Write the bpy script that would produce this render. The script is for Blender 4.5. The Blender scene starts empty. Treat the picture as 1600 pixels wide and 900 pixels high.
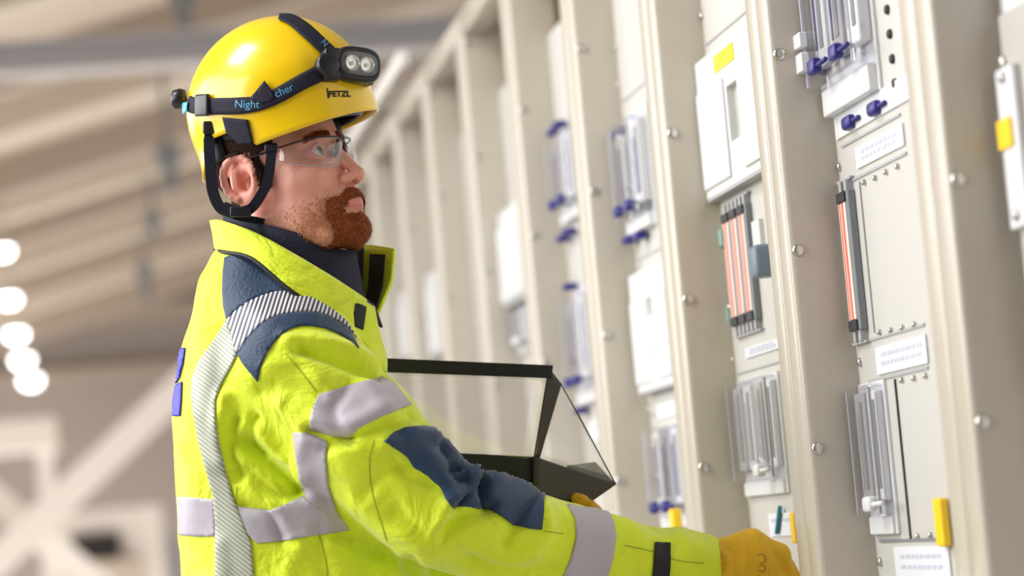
import bpy, bmesh, math, random
import numpy as np
from mathutils import Vector, Matrix
from mathutils.bvhtree import BVHTree
from mathutils.geometry import delaunay_2d_cdt

random.seed(7); rng = np.random.default_rng(7)
sc = bpy.context.scene
COL = sc.collection

# ------------------------------------------------------------------ camera
FPX = 4270.0
EYE = np.array([0.0, 0.0, 1.15])
R = np.array([[0.98421529, 0.07257287, -0.16141081],
              [-0.15382472, -0.10019012, -0.98300554],
              [-0.0875113, 0.99231805, -0.08744515]])       # rows: world axes seen by the camera
cd = bpy.data.cameras.new('camera'); cam = bpy.data.objects.new('camera', cd); COL.objects.link(cam)
cd.sensor_width = 36.0; cd.lens = 36.0 * FPX / 1600.0
cd.clip_start = 0.05; cd.clip_end = 200
cd.dof.use_dof = True; cd.dof.focus_distance = 3.28; cd.dof.aperture_fstop = 3.3
M4 = Matrix([list(R[0]) + [0], list(R[1]) + [0], list(R[2]) + [0], [0, 0, 0, 1]])
M4.translation = Vector(EYE); cam.matrix_world = M4
sc.camera = cam

# ------------------------------------------------------------------ world, lights, exposure
sc.view_settings.view_transform = 'Standard'; sc.view_settings.look = 'None'
sc.view_settings.gamma = 1.0; sc.view_settings.use_curve_mapping = False
sc.view_settings.exposure = 0.0
w = bpy.data.worlds.new('hall_daylight'); sc.world = w; w.use_nodes = True
bg = w.node_tree.nodes['Background']; bg.inputs[0].default_value = (1.0, 0.95, 0.91, 1); bg.inputs[1].default_value = 0.30

def area(name, loc, target, sx, sy, power, col=(1, 1, 1)):
    ld = bpy.data.lights.new(name, 'AREA'); ld.shape = 'RECTANGLE'; ld.size = sx; ld.size_y = sy
    ld.energy = power; ld.color = col
    o = bpy.data.objects.new(name, ld); COL.objects.link(o); o.location = loc
    o.rotation_euler = (Vector(target) - Vector(loc)).to_track_quat('-Z', 'Y').to_euler()
    return o
area('window_daylight', (-3.6, 3.6, 2.6), (0.6, 3.9, 1.3), 5.0, 2.2, 245, (1, 0.985, 0.97))
area('roof_light', (-1.75, 3.1, 4.0), (-0.25, 3.3, 1.6), 0.9, 1.1, 80, (1, 0.98, 0.95))
area('aisle_fill', (-4.5, 10.0, 3.0), (.8, 8.5, 1.4), 5.0, 2.2, 150, (1, 0.985, 0.97))  # unseen fill, added to brighten the far cabinet posts
area('end_wall_fill', (-7.0, 32.0, 3.0), (2.0, 41.0, 3.0), 5.0, 4.0, 330, (1, 0.95, 0.9))  # unseen fill from the left, added to brighten the end wall
area('hall_fill', (-1.0, 27.0, 0.5), (-1.0, 27.01, 6.0), 9.0, 28.0, 1150, (1, 0.94, 0.87))  # unseen upward panel near the floor, added to brighten the roof

# ------------------------------------------------------------------ materials
def mat(name, col, rough=0.5, metal=0.0, spec=0.5, bump=0.0, bscale=40.0, var=0.0, vscale=6.0,
        emit=None, es=1.0, sheen=0.0, coat=0.0, sss=0.0):
    m = bpy.data.materials.new(name); m.use_nodes = True
    nt = m.node_tree; b = nt.nodes['Principled BSDF']
    b.inputs['Base Color'].default_value = (*col, 1); b.inputs['Roughness'].default_value = rough
    b.inputs['Metallic'].default_value = metal; b.inputs['Specular IOR Level'].default_value = spec
    if sheen: b.inputs['Sheen Weight'].default_value = sheen
    if coat: b.inputs['Coat Weight'].default_value = coat; b.inputs['Coat Roughness'].default_value = 0.12
    if sss:
        b.inputs['Subsurface Weight'].default_value = sss
        b.inputs['Subsurface Radius'].default_value = (0.012, 0.004, 0.002); b.inputs['Subsurface Scale'].default_value = 0.6
    if emit: b.inputs['Emission Color'].default_value = (*emit, 1); b.inputs['Emission Strength'].default_value = es
    tc = nt.nodes.new('ShaderNodeTexCoord')
    n = nt.nodes.new('ShaderNodeTexNoise'); n.inputs['Scale'].default_value = vscale; n.inputs['Detail'].default_value = 4
    nt.links.new(tc.outputs['Object'], n.inputs['Vector'])
    mx = nt.nodes.new('ShaderNodeMix'); mx.data_type = 'RGBA'
    mx.inputs[6].default_value = (*[c * (1 - var) for c in col], 1); mx.inputs[7].default_value = (*[min(1, c * (1 + var)) for c in col], 1)
    nt.links.new(n.outputs['Fac'], mx.inputs[0]); nt.links.new(mx.outputs[2], b.inputs['Base Color'])
    if bump:
        n2 = nt.nodes.new('ShaderNodeTexNoise'); n2.inputs['Scale'].default_value = bscale; n2.inputs['Detail'].default_value = 5
        nt.links.new(tc.outputs['Object'], n2.inputs['Vector'])
        bp = nt.nodes.new('ShaderNodeBump'); bp.inputs['Strength'].default_value = bump; bp.inputs['Distance'].default_value = 0.004
        nt.links.new(n2.outputs['Fac'], bp.inputs['Height']); nt.links.new(bp.outputs[0], b.inputs['Normal'])
    return m

def clear_mat(name, tint=(1, 1, 1), gloss=0.12, rough=0.04, edge=0.5):
    m = bpy.data.materials.new(name); m.use_nodes = True; nt = m.node_tree; nt.nodes.clear()
    o = nt.nodes.new('ShaderNodeOutputMaterial'); mx = nt.nodes.new('ShaderNodeMixShader')
    t = nt.nodes.new('ShaderNodeBsdfTransparent'); g = nt.nodes.new('ShaderNodeBsdfGlossy'); fr = nt.nodes.new('ShaderNodeLayerWeight')
    mp = nt.nodes.new('ShaderNodeMath'); mp.operation = 'MULTIPLY_ADD'; mp.inputs[1].default_value = edge; mp.inputs[2].default_value = gloss
    fr.inputs['Blend'].default_value = 0.25
    t.inputs[0].default_value = (*tint, 1); g.inputs[0].default_value = (1, 1, 1, 1); g.inputs['Roughness'].default_value = rough
    nt.links.new(fr.outputs['Facing'], mp.inputs[0]); nt.links.new(mp.outputs[0], mx.inputs[0])
    nt.links.new(t.outputs[0], mx.inputs[1]); nt.links.new(g.outputs[0], mx.inputs[2]); nt.links.new(mx.outputs[0], o.inputs[0])
    return m

def hatch_mat(name, ca, cb, ang, period, duty=0.5):
    """stripes woven into the tape, running along the tape's own UV"""
    m = mat(name, ca, 0.45); nt = m.node_tree; b = nt.nodes['Principled BSDF']
    uv = nt.nodes.new('ShaderNodeUVMap'); uv.uv_map = 'UVMap'
    dt = nt.nodes.new('ShaderNodeVectorMath'); dt.operation = 'DOT_PRODUCT'
    dt.inputs[1].default_value = (math.cos(ang) / period, math.sin(ang) / period, 0)
    fr = nt.nodes.new('ShaderNodeMath'); fr.operation = 'FRACT'
    gt = nt.nodes.new('ShaderNodeMapRange'); gt.inputs[1].default_value = duty - 0.12; gt.inputs[2].default_value = duty + 0.12
    mx = nt.nodes.new('ShaderNodeMix'); mx.data_type = 'RGBA'; mx.inputs[6].default_value = (*ca, 1); mx.inputs[7].default_value = (*cb, 1)
    pp = nt.nodes.new('ShaderNodeMath'); pp.operation = 'PINGPONG'; pp.inputs[1].default_value = 0.5
    ml = nt.nodes.new('ShaderNodeMath'); ml.operation = 'MULTIPLY'; ml.inputs[1].default_value = 2.0
    nt.links.new(uv.outputs[0], dt.inputs[0]); nt.links.new(dt.outputs['Value'], pp.inputs[0]); nt.links.new(pp.outputs[0], ml.inputs[0])
    nt.links.new(ml.outputs[0], gt.inputs[0]); nt.links.new(gt.outputs[0], mx.inputs[0])
    nt.links.new(mx.outputs[2], b.inputs['Base Color'])
    return m

MT = {}
MT['paint'] = mat('cabinet_paint', (0.54, 0.495, 0.42), 0.30, var=0.03, bump=0.03, bscale=300, coat=0.3)
MT['face'] = mat('panel_paint', (0.58, 0.565, 0.535), 0.45, var=0.02)
MT['strip'] = mat('strip_paint', (0.50, 0.48, 0.445), 0.45, var=0.02)
MT['white'] = mat('white_plastic', (0.76, 0.77, 0.79), 0.3, var=0.01)
MT['card'] = mat('white_card', (0.74, 0.75, 0.81), 0.6, var=0.01)
MT['print'] = mat('faded_print', (0.55, 0.56, 0.66), 0.7)
MT['navy_plastic'] = mat('navy_plastic', (0.022, 0.02, 0.20), 0.35)
MT['yellow_tag'] = mat('yellow_tag', (0.95, 0.62, 0.01), 0.5)
MT['steel'] = mat('steel', (0.62, 0.60, 0.57), 0.28, metal=1.0)
MT['grey'] = mat('grey_plastic', (0.22, 0.24, 0.26), 0.5)
MT['midgrey'] = mat('mid_grey_part', (0.42, 0.42, 0.44), 0.5)
MT['dark'] = mat('dark_gap', (0.035, 0.035, 0.04), 0.6)
MT['black'] = mat('black_fabric', (0.008, 0.008, 0.012), 0.6, bump=0.3, bscale=500)
MT['blackpl'] = mat('black_plastic', (0.012, 0.012, 0.018), 0.35)
MT['orange'] = mat('orange_line', (0.85, 0.16, 0.09), 0.5)
MT['salmon'] = mat('pale_stripe', (0.93, 0.80, 0.76), 0.5)
MT['green'] = mat('pale_green_tab', (0.35, 0.60, 0.52), 0.5)
MT['slate'] = mat('slate_knob', (0.17, 0.23, 0.30), 0.4)
MT['teal'] = mat('teal_mark', (0.02, 0.20, 0.30), 0.5)
MT['clear'] = clear_mat('clear_plastic', (0.96, 0.96, 0.985), 0.07)
MT['film'] = clear_mat('clear_film', (0.96, 0.955, 0.95), 0.10, 0.12)
MT['lens'] = clear_mat('clear_lens', (0.95, 0.96, 0.97), 0.035, 0.06, 0.16)

# ------------------------------------------------------------------ object helpers
ORG = {}
def tag(o, label=None, cat=None, group=None, kind=None):
    if label: o['label'] = label
    if cat: o['category'] = cat
    if group: o['group'] = group
    if kind: o['kind'] = kind
    return o
def empty(name, loc, label, cat, group=None):
    o = bpy.data.objects.new(name, None); COL.objects.link(o); o.location = loc; o.empty_display_size = 0.05
    ORG[o] = np.array(loc, float); return tag(o, label, cat, group)
def mesh(name, V, F, m, parent=None, smooth=True, uv=None, solid=0.0, offset=0.0):
    """V in world metres. One mesh object; its origin is its thing's origin."""
    V = np.asarray(V, float)
    if parent is not None: org = ORG[parent]
    else: org = np.array([V[:, 0].mean(), V[:, 1].mean(), V[:, 2].min()])
    me = bpy.data.meshes.new(name); me.from_pydata((V - org).tolist(), [], [tuple(int(i) for i in f) for f in F]); me.update()
    ms = m if isinstance(m, (list, tuple)) else [m]
    for q in ms: me.materials.append(q)
    if smooth: me.polygons.foreach_set('use_smooth', [True] * len(me.polygons))
    if uv is not None:
        l = me.uv_layers.new(name='UVMap'); vi = np.zeros(len(me.loops), int); me.loops.foreach_get('vertex_index', vi)
        l.data.foreach_set('uv', np.asarray(uv, float)[vi].ravel())
    o = bpy.data.objects.new(name, me); COL.objects.link(o)
    if parent is not None: o.parent = parent
    else: o.location = org
    ORG[o] = org
    if solid:
        s = o.modifiers.new('thickness', 'SOLIDIFY'); s.thickness = solid; s.offset = offset
    return o

class MB:
    def __init__(s): s.V = []; s.F = []; s.I = []
    def add(s, V, F, mi=0):
        n = len(s.V); s.V += [tuple(v) for v in V]; s.F += [tuple(i + n for i in f) for f in F]; s.I += [mi] * len(F); return s
    def box(s, x0, x1, y0, y1, z0, z1, mi=0, bev=0.0):
        if x0 > x1: x0, x1 = x1, x0
        if y0 > y1: y0, y1 = y1, y0
        if z0 > z1: z0, z1 = z1, z0
        if bev <= 0:
            V = [(x, y, z) for x in (x0, x1) for y in (y0, y1) for z in (z0, z1)]
            return s.add(V, [(0, 1, 3, 2), (4, 6, 7, 5), (0, 4, 5, 1), (2, 3, 7, 6), (0, 2, 6, 4), (1, 5, 7, 3)], mi)
        bm = bmesh.new(); bmesh.ops.create_cube(bm, size=1.0)
        for v in bm.verts: v.co = Vector(((x0 + x1) / 2 + v.co.x * (x1 - x0), (y0 + y1) / 2 + v.co.y * (y1 - y0), (z0 + z1) / 2 + v.co.z * (z1 - z0)))
        bev = min(bev, 0.45 * min(x1 - x0, y1 - y0, z1 - z0))
        bmesh.ops.bevel(bm, geom=bm.edges[:], offset=bev, segments=3, profile=0.5, affect='EDGES')
        bm.verts.index_update()
        s.add([v.co[:] for v in bm.verts], [[v.index for v in f.verts] for f in bm.faces], mi); bm.free(); return s
    def tube(s, pts, r, n=10, mi=0, flat=1.0, cap=True):
        pts = [Vector(p) for p in pts]; rs = r if isinstance(r, (list, tuple)) else [r] * len(pts)
        rings = []; up = None
        for i, p in enumerate(pts):
            t = (pts[min(i + 1, len(pts) - 1)] - pts[max(i - 1, 0)]).normalized()
            if up is None: up = t.orthogonal().normalized()
            a = (up - t * up.dot(t)).normalized(); b = t.cross(a); up = a
            rings.append([p + a * (math.cos(2 * math.pi * k / n) * rs[i]) + b * (math.sin(2 * math.pi * k / n) * rs[i] * flat) for k in range(n)])
        V = [v for rg in rings for v in rg]; F = []
        for i in range(len(pts) - 1):
            for k in range(n): F.append((i * n + k, i * n + (k + 1) % n, (i + 1) * n + (k + 1) % n, (i + 1) * n + k))
        if cap: F.append(tuple(range(n - 1, -1, -1))); F.append(tuple((len(pts) - 1) * n + k for k in range(n)))
        return s.add([v[:] for v in V], F, mi)
    def build(s, name, m, parent=None, smooth=False, **k):
        o = mesh(name, s.V, s.F, m, parent, smooth=smooth, **k)
        if isinstance(m, (list, tuple)): o.data.polygons.foreach_set('material_index', s.I)
        return o

def ray(px, py): return R @ np.array([(px - 800) / FPX, -(py - 450) / FPX, -1.0])
def hit_x(px, py, x): r = ray(px, py); return r * (x / r[0]) + EYE
def hit_y(px, py, y): r = ray(px, py); return r * (y / r[1]) + EYE

# ------------------------------------------------------------------ the hall (setting)
MT['roofm'] = mat('roof_sheeting', (0.60, 0.51, 0.43), 0.7, var=0.12, vscale=0.5)
MT['raft'] = mat('rafter_paint', (0.62, 0.55, 0.46), 0.6)
MT['raftd'] = mat('rafter_dark_brown', (0.43, 0.36, 0.30), 0.7)  # plain darker brown for alternate rafters, rails and panels
MT['beam'] = mat('grey_beam_paint', (0.60, 0.585, 0.60), 0.5)
MT['wallm'] = mat('end_wall_paint', (0.40, 0.355, 0.33), 0.8, var=0.08, vscale=0.4)
MT['floorm'] = mat('floor_concrete', (0.42, 0.40, 0.37), 0.5, var=0.1)
MT['cream'] = mat('cream_paint', (0.93, 0.89, 0.85), 0.5)
MT['bulb'] = mat('lit_lamp', (1, 1, 1), 0.4, emit=(1, 0.97, 0.93), es=9.0)

SL = 0.25                                                   # roof pitch, rising towards the cabinets' side
def roof_z(x): return 4.62 + SL * x
def slab(mb, y0, y1, dz0, dz1, x0=-9, x1=9, mi=0):
    V = [(x, y, roof_z(x) + d) for x in (x0, x1) for y in (y0, y1) for d in (dz0, dz1)]
    mb.add(V, [(0, 1, 3, 2), (4, 6, 7, 5), (0, 4, 5, 1), (2, 3, 7, 6), (0, 2, 6, 4), (1, 5, 7, 3)], mi)
mb = MB(); mb.box(-9, 9, -3, 42, -0.1, 0.0); tag(mb.build('floor', MT['floorm']), kind='structure')
mb = MB(); slab(mb, 11, 42, 0.22, 0.30); tag(mb.build('ceiling', MT['roofm']), kind='structure')
mb = MB(); mb.box(-9, 9, -3.2, -3, 0.0, 6.0); tag(mb.build('wall_front', MT['wallm']), kind='structure')  # unseen hall wall, put in to block world light from behind
mb = MB(); mb.box(-9, 9, 41, 41.3, 0.0, 7.2); tag(mb.build('wall_back', MT['wallm']), kind='structure')
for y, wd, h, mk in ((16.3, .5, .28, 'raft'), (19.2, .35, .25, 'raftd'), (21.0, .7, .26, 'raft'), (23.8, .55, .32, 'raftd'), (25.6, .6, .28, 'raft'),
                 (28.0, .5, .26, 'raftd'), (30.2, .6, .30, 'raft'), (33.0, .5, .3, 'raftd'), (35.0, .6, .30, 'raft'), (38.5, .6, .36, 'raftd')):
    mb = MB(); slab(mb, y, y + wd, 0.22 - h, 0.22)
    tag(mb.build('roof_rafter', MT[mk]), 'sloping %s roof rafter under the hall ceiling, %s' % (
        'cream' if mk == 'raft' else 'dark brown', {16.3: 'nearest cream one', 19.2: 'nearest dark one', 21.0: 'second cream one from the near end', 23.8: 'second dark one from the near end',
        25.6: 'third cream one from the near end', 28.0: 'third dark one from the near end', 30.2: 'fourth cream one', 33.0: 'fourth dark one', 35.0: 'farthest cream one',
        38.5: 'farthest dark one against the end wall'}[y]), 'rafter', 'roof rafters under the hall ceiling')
# grey tie beam (an I section) across the hall
p = hit_y(350, 74, 15.0); mb = MB()
mb.box(-9, 9, 14.9, 15.12, p[2] - .09, p[2] - .07); mb.box(-9, 9, 15.0, 15.02, p[2] - .09, p[2] + .09); mb.box(-9, 9, 14.9, 15.12, p[2] + .07, p[2] + .09)
tag(mb.build('tie_beam', MT['beam']), 'long grey steel tie beam spanning the hall under the roof behind the helmet', 'beam')
for (pa, pb, yy, lb) in (((262, 225), (262, 300), 19.4, 'dark bracket hanging from the roof just left of the helmet rim'), ((283, -30), (283, 45), 17.4, 'dark bracket hanging from the roof above the grey tie beam'),
                         ((238, 330), (238, 372), 25.9, 'small dark bracket hanging from the roof level with the collar'), ((225, 410), (225, 470), 30.5, 'smallest dark bracket hanging low under the far roof')):
    a = hit_y(*pa, yy); b = hit_y(*pb, yy); hh = a[2] - b[2]; m_ = MB(); m_.box(a[0] - .09, a[0] + .09, yy, yy + .1, a[2] - hh * .45, a[2], bev=.02); m_.box(a[0] - .05, a[0] + .05, yy + .02, yy + .08, b[2], a[2] - hh * .4, bev=.01)
    m_.box(a[0] - .02, a[0] + .02, yy + .03, yy + .07, a[2] - .02, max(a[2], roof_z(a[0]) + .2)); tag(m_.build('roof_bracket', MT['grey']), lb, 'bracket', 'dark brackets under the roof')
# eaves rail and lower rail on the end wall
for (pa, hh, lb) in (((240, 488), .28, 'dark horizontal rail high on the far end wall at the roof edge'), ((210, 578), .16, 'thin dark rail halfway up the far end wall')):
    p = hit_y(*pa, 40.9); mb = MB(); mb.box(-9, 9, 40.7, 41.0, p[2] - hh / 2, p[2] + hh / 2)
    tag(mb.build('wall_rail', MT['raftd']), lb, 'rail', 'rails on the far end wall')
# hanging ceiling lamps in a row towards the vanishing point
ys = [24.0, 28.3, 32.4, 36.2, 40.0]
for i, (px, py) in enumerate(((4, 391), (14, 466), (25, 521), (35, 561), (48, 593))):
    yy = ys[i]; p = hit_y(px, py, yy); s = .78 * yy / 28.0
    o = empty('pendant_lamp', p, 'round glowing white pendant lamp, %s of the row at the left edge' % ('topmost', 'second from the top', 'middle one', 'second from the bottom', 'lowest and farthest')[i], 'lamp', 'glowing ceiling lamps in a row')
    V = []; F = []; n = 20; prof = [(0.0, -.10), (.06, -.095), (.10, -.07), (.125, -.02), (.12, .02)]
    prof = [(a * s, b * s) for a, b in prof]
    for r_, z_ in prof:
        for k in range(n): V.append((p[0] + r_ * math.cos(6.2832 * k / n), p[1] + r_ * math.sin(6.2832 * k / n), p[2] + z_))
    for a in range(len(prof) - 1):
        for k in range(n): F.append((a * n + k, a * n + (k + 1) % n, (a + 1) * n + (k + 1) % n, (a + 1) * n + k))
    mesh('diffuser', V, F, MT['bulb'], o)
    m2 = MB(); m2.tube([(p[0], p[1], p[2] + .02 * s), (p[0], p[1], p[2] + .06 * s), (p[0], p[1], p[2] + .12 * s)], [.125 * s, .10 * s, .03 * s], 16)
    m2.build('lamp_housing', MT['white'], o, smooth=True)
    m3 = MB(); m3.tube([(p[0], p[1], p[2] + .10 * s), (p[0], p[1], max(p[2] + .2, roof_z(p[0]) + .22))], .012); m3.build('rod', MT['steel'], o)
# white diagonal steel braces and things at the far left bottom
def bar(name, a, b, th, m, label, cat, group=None, y=22.0):
    A = hit_y(*a, y); B = hit_y(*b, y); d = B - A; L = np.linalg.norm(d); d /= L; nrm = np.cross(d, [0, 1, 0]); t = th / 2
    V = []
    for q in (A, B):
        for sx, sy in ((-1, -1), (1, -1), (1, 1), (-1, 1)): V.append(q + nrm * t * sx + np.array([0, 1, 0]) * t * .6 * sy)
    F = [(0, 1, 5, 4), (1, 2, 6, 5), (2, 3, 7, 6), (3, 0, 4, 7), (3, 2, 1, 0), (4, 5, 6, 7)]
    return tag(mesh(name, V, F, m, smooth=False), label, cat, group)
bar('wall_brace', (-60, 930), (330, 560), .24, MT['cream'], 'white diagonal steel brace rising to the right behind the worker', 'brace', 'white crossing braces')
bar('wall_brace', (-60, 735), (190, 945), .22, MT['cream'], 'white diagonal steel brace falling to the right at the lower left corner', 'brace', 'white crossing braces', y=22.3)
o = empty('wall_heater', hit_y(30, 705, 27), 'long cream box mounted on a post at the left edge above the braces', 'heater')
a = hit_y(-60, 662, 27); b = hit_y(94, 703, 27); m_ = MB(); m_.box(a[0], b[0], 26.9, 27.2, b[2], a[2], bev=.03); m_.build('case', MT['cream'], o)
c = hit_y(97, 682, 27); m_ = MB(); m_.box(b[0], b[0] + .07, 26.9, 27.2, b[2] + .02, a[2] + .02); m_.build('end_cap', MT['raftd'], o)
a = hit_y(56, 705, 27); m_ = MB(); m_.box(a[0], a[0] + .16, 27, 27.1, 0, a[2]); m_.build('post', MT['cream'], o)
o = empty('loading_cabinet', (hit_y(150, 880, 30)[0], 30, 0), 'pale low cabinet with a black opening behind the crossing braces', 'cabinet')
a = hit_y(60, 805, 30); b = hit_y(262, 940, 30); m_ = MB(); m_.box(a[0], b[0], 30, 30.8, 0, a[2]); m_.build('body', MT['cream'], o)
a = hit_y(112, 838, 29.9); b = hit_y(190, 868, 29.9); m_ = MB(); m_.box(a[0], b[0], 29.9, 30.0, b[2], a[2]); m_.build('opening', MT['dark'], o)
a = hit_y(95, 880, 29.8); b = hit_y(225, 935, 29.8); m_ = MB(); m_.box(a[0], b[0], 29.6, 29.99, b[2], a[2], bev=.05); m_.build('tray', MT['raft'], o)
a = hit_y(262, 838, 28); b = hit_y(285, 930, 28); m_ = MB(); m_.box(a[0], b[0], 28, 28.4, 0, a[2])
tag(m_.build('bin', MT['grey']), 'dark narrow bin standing behind the worker’s back near the end wall', 'bin')

# ------------------------------------------------------------------ cabinets
XA = 0.8443; DA = 2.5115; P6 = 0.6; XF = XA + 0.07; HT = 1.15 + 1.069
def ybase(n): return DA + P6 * n
ordn = {-1: 'nearest, cropped by the right edge of the photo', 0: 'second nearest, with a blank panel', 1: 'behind the gloved hand',
        2: 'with blue latched cover above a narrow white box', 3: 'with two slim clear covers, right of the map case', 4: 'seen above the clear map case with a slim white box',
        5: 'plain dark side just left of the row of clear cases', 6: 'fourth from the far end', 7: 'third from the far end', 8: 'second from the far end beside the face', 9: 'farthest one, by the worker’s collar'}
def screw_mb(mb, c, axis, r=.0062, h=.004):
    c = Vector(c); ax = Vector(axis)
    mb.tube([c, c + ax * h * .45, c + ax * h, c + ax * h * 1.15], [r * 1.25, r * 1.25, r, r * .55], 12)
def face_pt(px, py, x=None): p = hit_x(px, py, XF if x is None else x); return p[1], p[2]
for n in range(-1, 10):
    y0 = ybase(n); o = empty('equipment_cabinet', (XA + .3, y0 + .35, 0), 'tall beige metal equipment cabinet, ' + ordn[n], 'cabinet', 'row of beige equipment cabinets')
    m = MB()                                                # carcass: back, sides behind the face, roof
    m.box(XF + .02, XA + .6, y0 + .05, y0 + .08, .1, HT - .04); m.box(XF + .02, XA + .6, y0 + .62, y0 + .65, .1, HT - .04)
    m.box(XA + .58, XA + .6, y0 + .05, y0 + .65, .1, HT); m.box(XF + .02, XA + .6, y0 + .05, y0 + .65, HT - .04, HT - .02)
    m.build('body', MT['paint'], o)
    for k, (a, b) in enumerate(((.051, .10), (.60, .649))):
        m = MB(); m.box(XA, XF + .02, y0 + a, y0 + b, .08, HT, bev=.008); m.build('frame_post', MT['paint'], o, smooth=True)
    m = MB(); m.box(XA, XA + .055, y0 + .095, y0 + .605, HT - .05, HT, bev=.006); m.build('top_rail', MT['paint'], o, smooth=True)
    m = MB(); m.box(XA + .01, XA + .6, y0 + .055, y0 + .645, 0, .1); m.build('plinth', MT['grey'], o)
    m = MB(); m.box(XF, XF + .02, y0 + .10, y0 + .60, .1, HT - .17); m.build('mounting_panel', MT['face'], o)
    m = MB(); m.box(XF + .04, XF + .05, y0 + .08, y0 + .62, HT - .17, HT - .04); m.build('recess_panel', MT['raftd'], o)
    for k in range(-1, 5):
        z = 1.212 + .2345 * k
        if z < HT - .03 and n < 7:
            m = MB(); screw_mb(m, (XA + .0115, y0 + .601, z), (0, -1, 0)); m.build('screw', MT['steel'], o, smooth=True)
    # horizontal divider gaps and label strips across the mounting panel (the rack rows)
    if n >= 1 and n < 6:
        for z in ({1: (1.80, 1.335), 2: (1.82, 1.56, 1.31), 3: (1.8, 1.45), 4: (1.72, 1.4), 5: (1.8, 1.4)}[n]):
            m = MB(); m.box(XF - .002, XF, y0 + .11, y0 + .59, z, z + .0025); m.build('panel_gap', MT['midgrey'], o)
    CAB = o
    ORG[o] = ORG[o]
    globals().setdefault('CABS', {})[n] = o

# the nearest fin face belongs to the cabinet before it; cable tray over the cabinets
m = MB(); m.box(XA - .0, XA + .02, 6.5, 14, HT + .07, HT + .11); m.box(XA + .2, XA + .22, 6.5, 14, HT + .07, HT + .11)
for k in range(24): m.box(XA + .01, XA + .21, 6.6 + .3 * k, 6.63 + .3 * k, HT + .075, HT + .09)
for k in range(6): m.box(XA + .09, XA + .11, 6.9 + 1.2 * k, 6.92 + 1.2 * k, HT - .0, HT + .085)
tag(m.build('cable_tray', MT['cream']), 'cream ladder cable tray running along above the cabinet row', 'cable tray')

def fbox(px0, py0, px1, py1, d0, d1, x=None):
    """box whose left/top and right/bottom corners sit on the bay face seen at those places"""
    ya, za = face_pt(px0, py0, x); yb, zb = face_pt(px1, py1, x)
    return (XF - d1, XF - d0, min(ya, yb), max(ya, yb), min(za, zb), max(za, zb))

def label_card(n, px0, py0, px1, py1, lines=2):
    x0, x1, a, b, c, d = fbox(px0, py0, px1, py1, 0.0005, .0025)
    m = MB(); m.box(x0, x1, a, b, c, d); L = m.build('label_card', MT['card'], CABS[n])
    m = MB()
    for k in range(lines):
        z = d - (d - c) * (.3 + .32 * k)
        yy = b - (b - a) * .12
        while yy > a + (b - a) * .15:
            l = random.uniform(.04, .12) * (b - a); m.box(x0 - .0006, x0, yy - l, yy, z - .0022, z + .0022); yy -= l + .03 * (b - a)
    m.build('print', MT['print'], L)
def face_screws(n, pts, r=.0038, mk='steel'):
    for q in pts:
        y, z = face_pt(*q); m = MB(); screw_mb(m, (XF, y, z), (-1, 0, 0), r, .004); m.build('screw' if mk == 'steel' else 'fixing_plug', MT[mk], CABS[n], smooth=True)
def rod_line(n, a, b, w=.0025, mk='midgrey', name='panel_gap'):
    ya, za = face_pt(*a); yb, zb = face_pt(*b); m = MB()
    if abs(ya - yb) > abs(za - zb): m.box(XF - .002, XF, ya, yb, (za + zb) / 2 - w / 2, (za + zb) / 2 + w / 2)
    else: m.box(XF - .002, XF, (ya + yb) / 2 - w / 2, (ya + yb) / 2 + w / 2, za, zb)
    m.build(name, MT[mk], CABS[n])

def relay_unit(name_lbl, y0, y1, z0, z1, depth, cells, latch=True, blue=True, body=True, group='clear covered relay units'):
    """clear box over coloured relay cells with latches"""
    o = empty('relay_unit', (XF, (y0 + y1) / 2, z0), name_lbl, 'relay', group)
    m = MB(); m.box(XF - .004, XF, y0, y1, z0, z1, bev=.001); m.build('base_plate', MT['white'], o)
    W = (y1 - y0) / cells
    for k in range(cells):
        a = y0 + W * (k + .12); b = y0 + W * (k + .88)
        m = MB(); m.box(XF - depth * .62, XF - .004, a, b, z0 + (z1 - z0) * .22, z1 - (z1 - z0) * .06, bev=.003)
        r_ = m.build('relay', MT['midgrey'] if k % 2 else MT['white'], o)
        m = MB(); m.box(XF - depth * .66, XF - depth * .62, a + W * .15, a + W * .35, z0 + (z1 - z0) * .3, z1 - (z1 - z0) * .12)
        m.build('contact_bar', MT['grey'], r_)
        m = MB(); m.box(XF - depth * .66, XF - depth * .62, a + W * .5, a + W * .6, z0 + (z1 - z0) * .3, z1 - (z1 - z0) * .2)
        m.build('contact_bar', MT['navy_plastic'] if blue else MT['midgrey'], r_)
    m = MB(); m.box(XF - depth, XF - .004, y0 + .003, y1 - .003, z0 + (z1 - z0) * .12, z1 - .003, bev=.004); cv = m.build('clear_cover', MT['clear'], o)
    for yy in (y0 + .006, y1 - .008):
        m = MB(); m.box(XF - depth - .001, XF - depth + .002, yy, yy + .003, z0 + (z1 - z0) * .14, z1 - .006)
        m.build('cover_edge', MT['midgrey'] if not blue else MT['print'], cv)
    if latch:
        for k in (.25, .7):
            if not blue and k > .5: continue
            yy = y0 + (y1 - y0) * k
            for zz in (z0 + (z1 - z0) * .20, ):
                m = MB(); m.box(XF - depth - .012, XF - depth, yy - .014, yy + .014, zz - .008, zz + .010, bev=.004)
                m.tube([(XF - depth - .006, yy + .01, zz), (XF - depth - .006, yy - .05, zz + .001)], .003)
                m.build('latch', MT['navy_plastic'] if blue else MT['white'], o, smooth=True)
        m = MB(); m.box(XF - depth * (.5 if blue else .42), XF - .003, y0 + .006, y1 - .006, z0, z0 + (z1 - z0) * .12, bev=.002); m.build('lower_housing', MT['white'], o)
    return o

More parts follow.
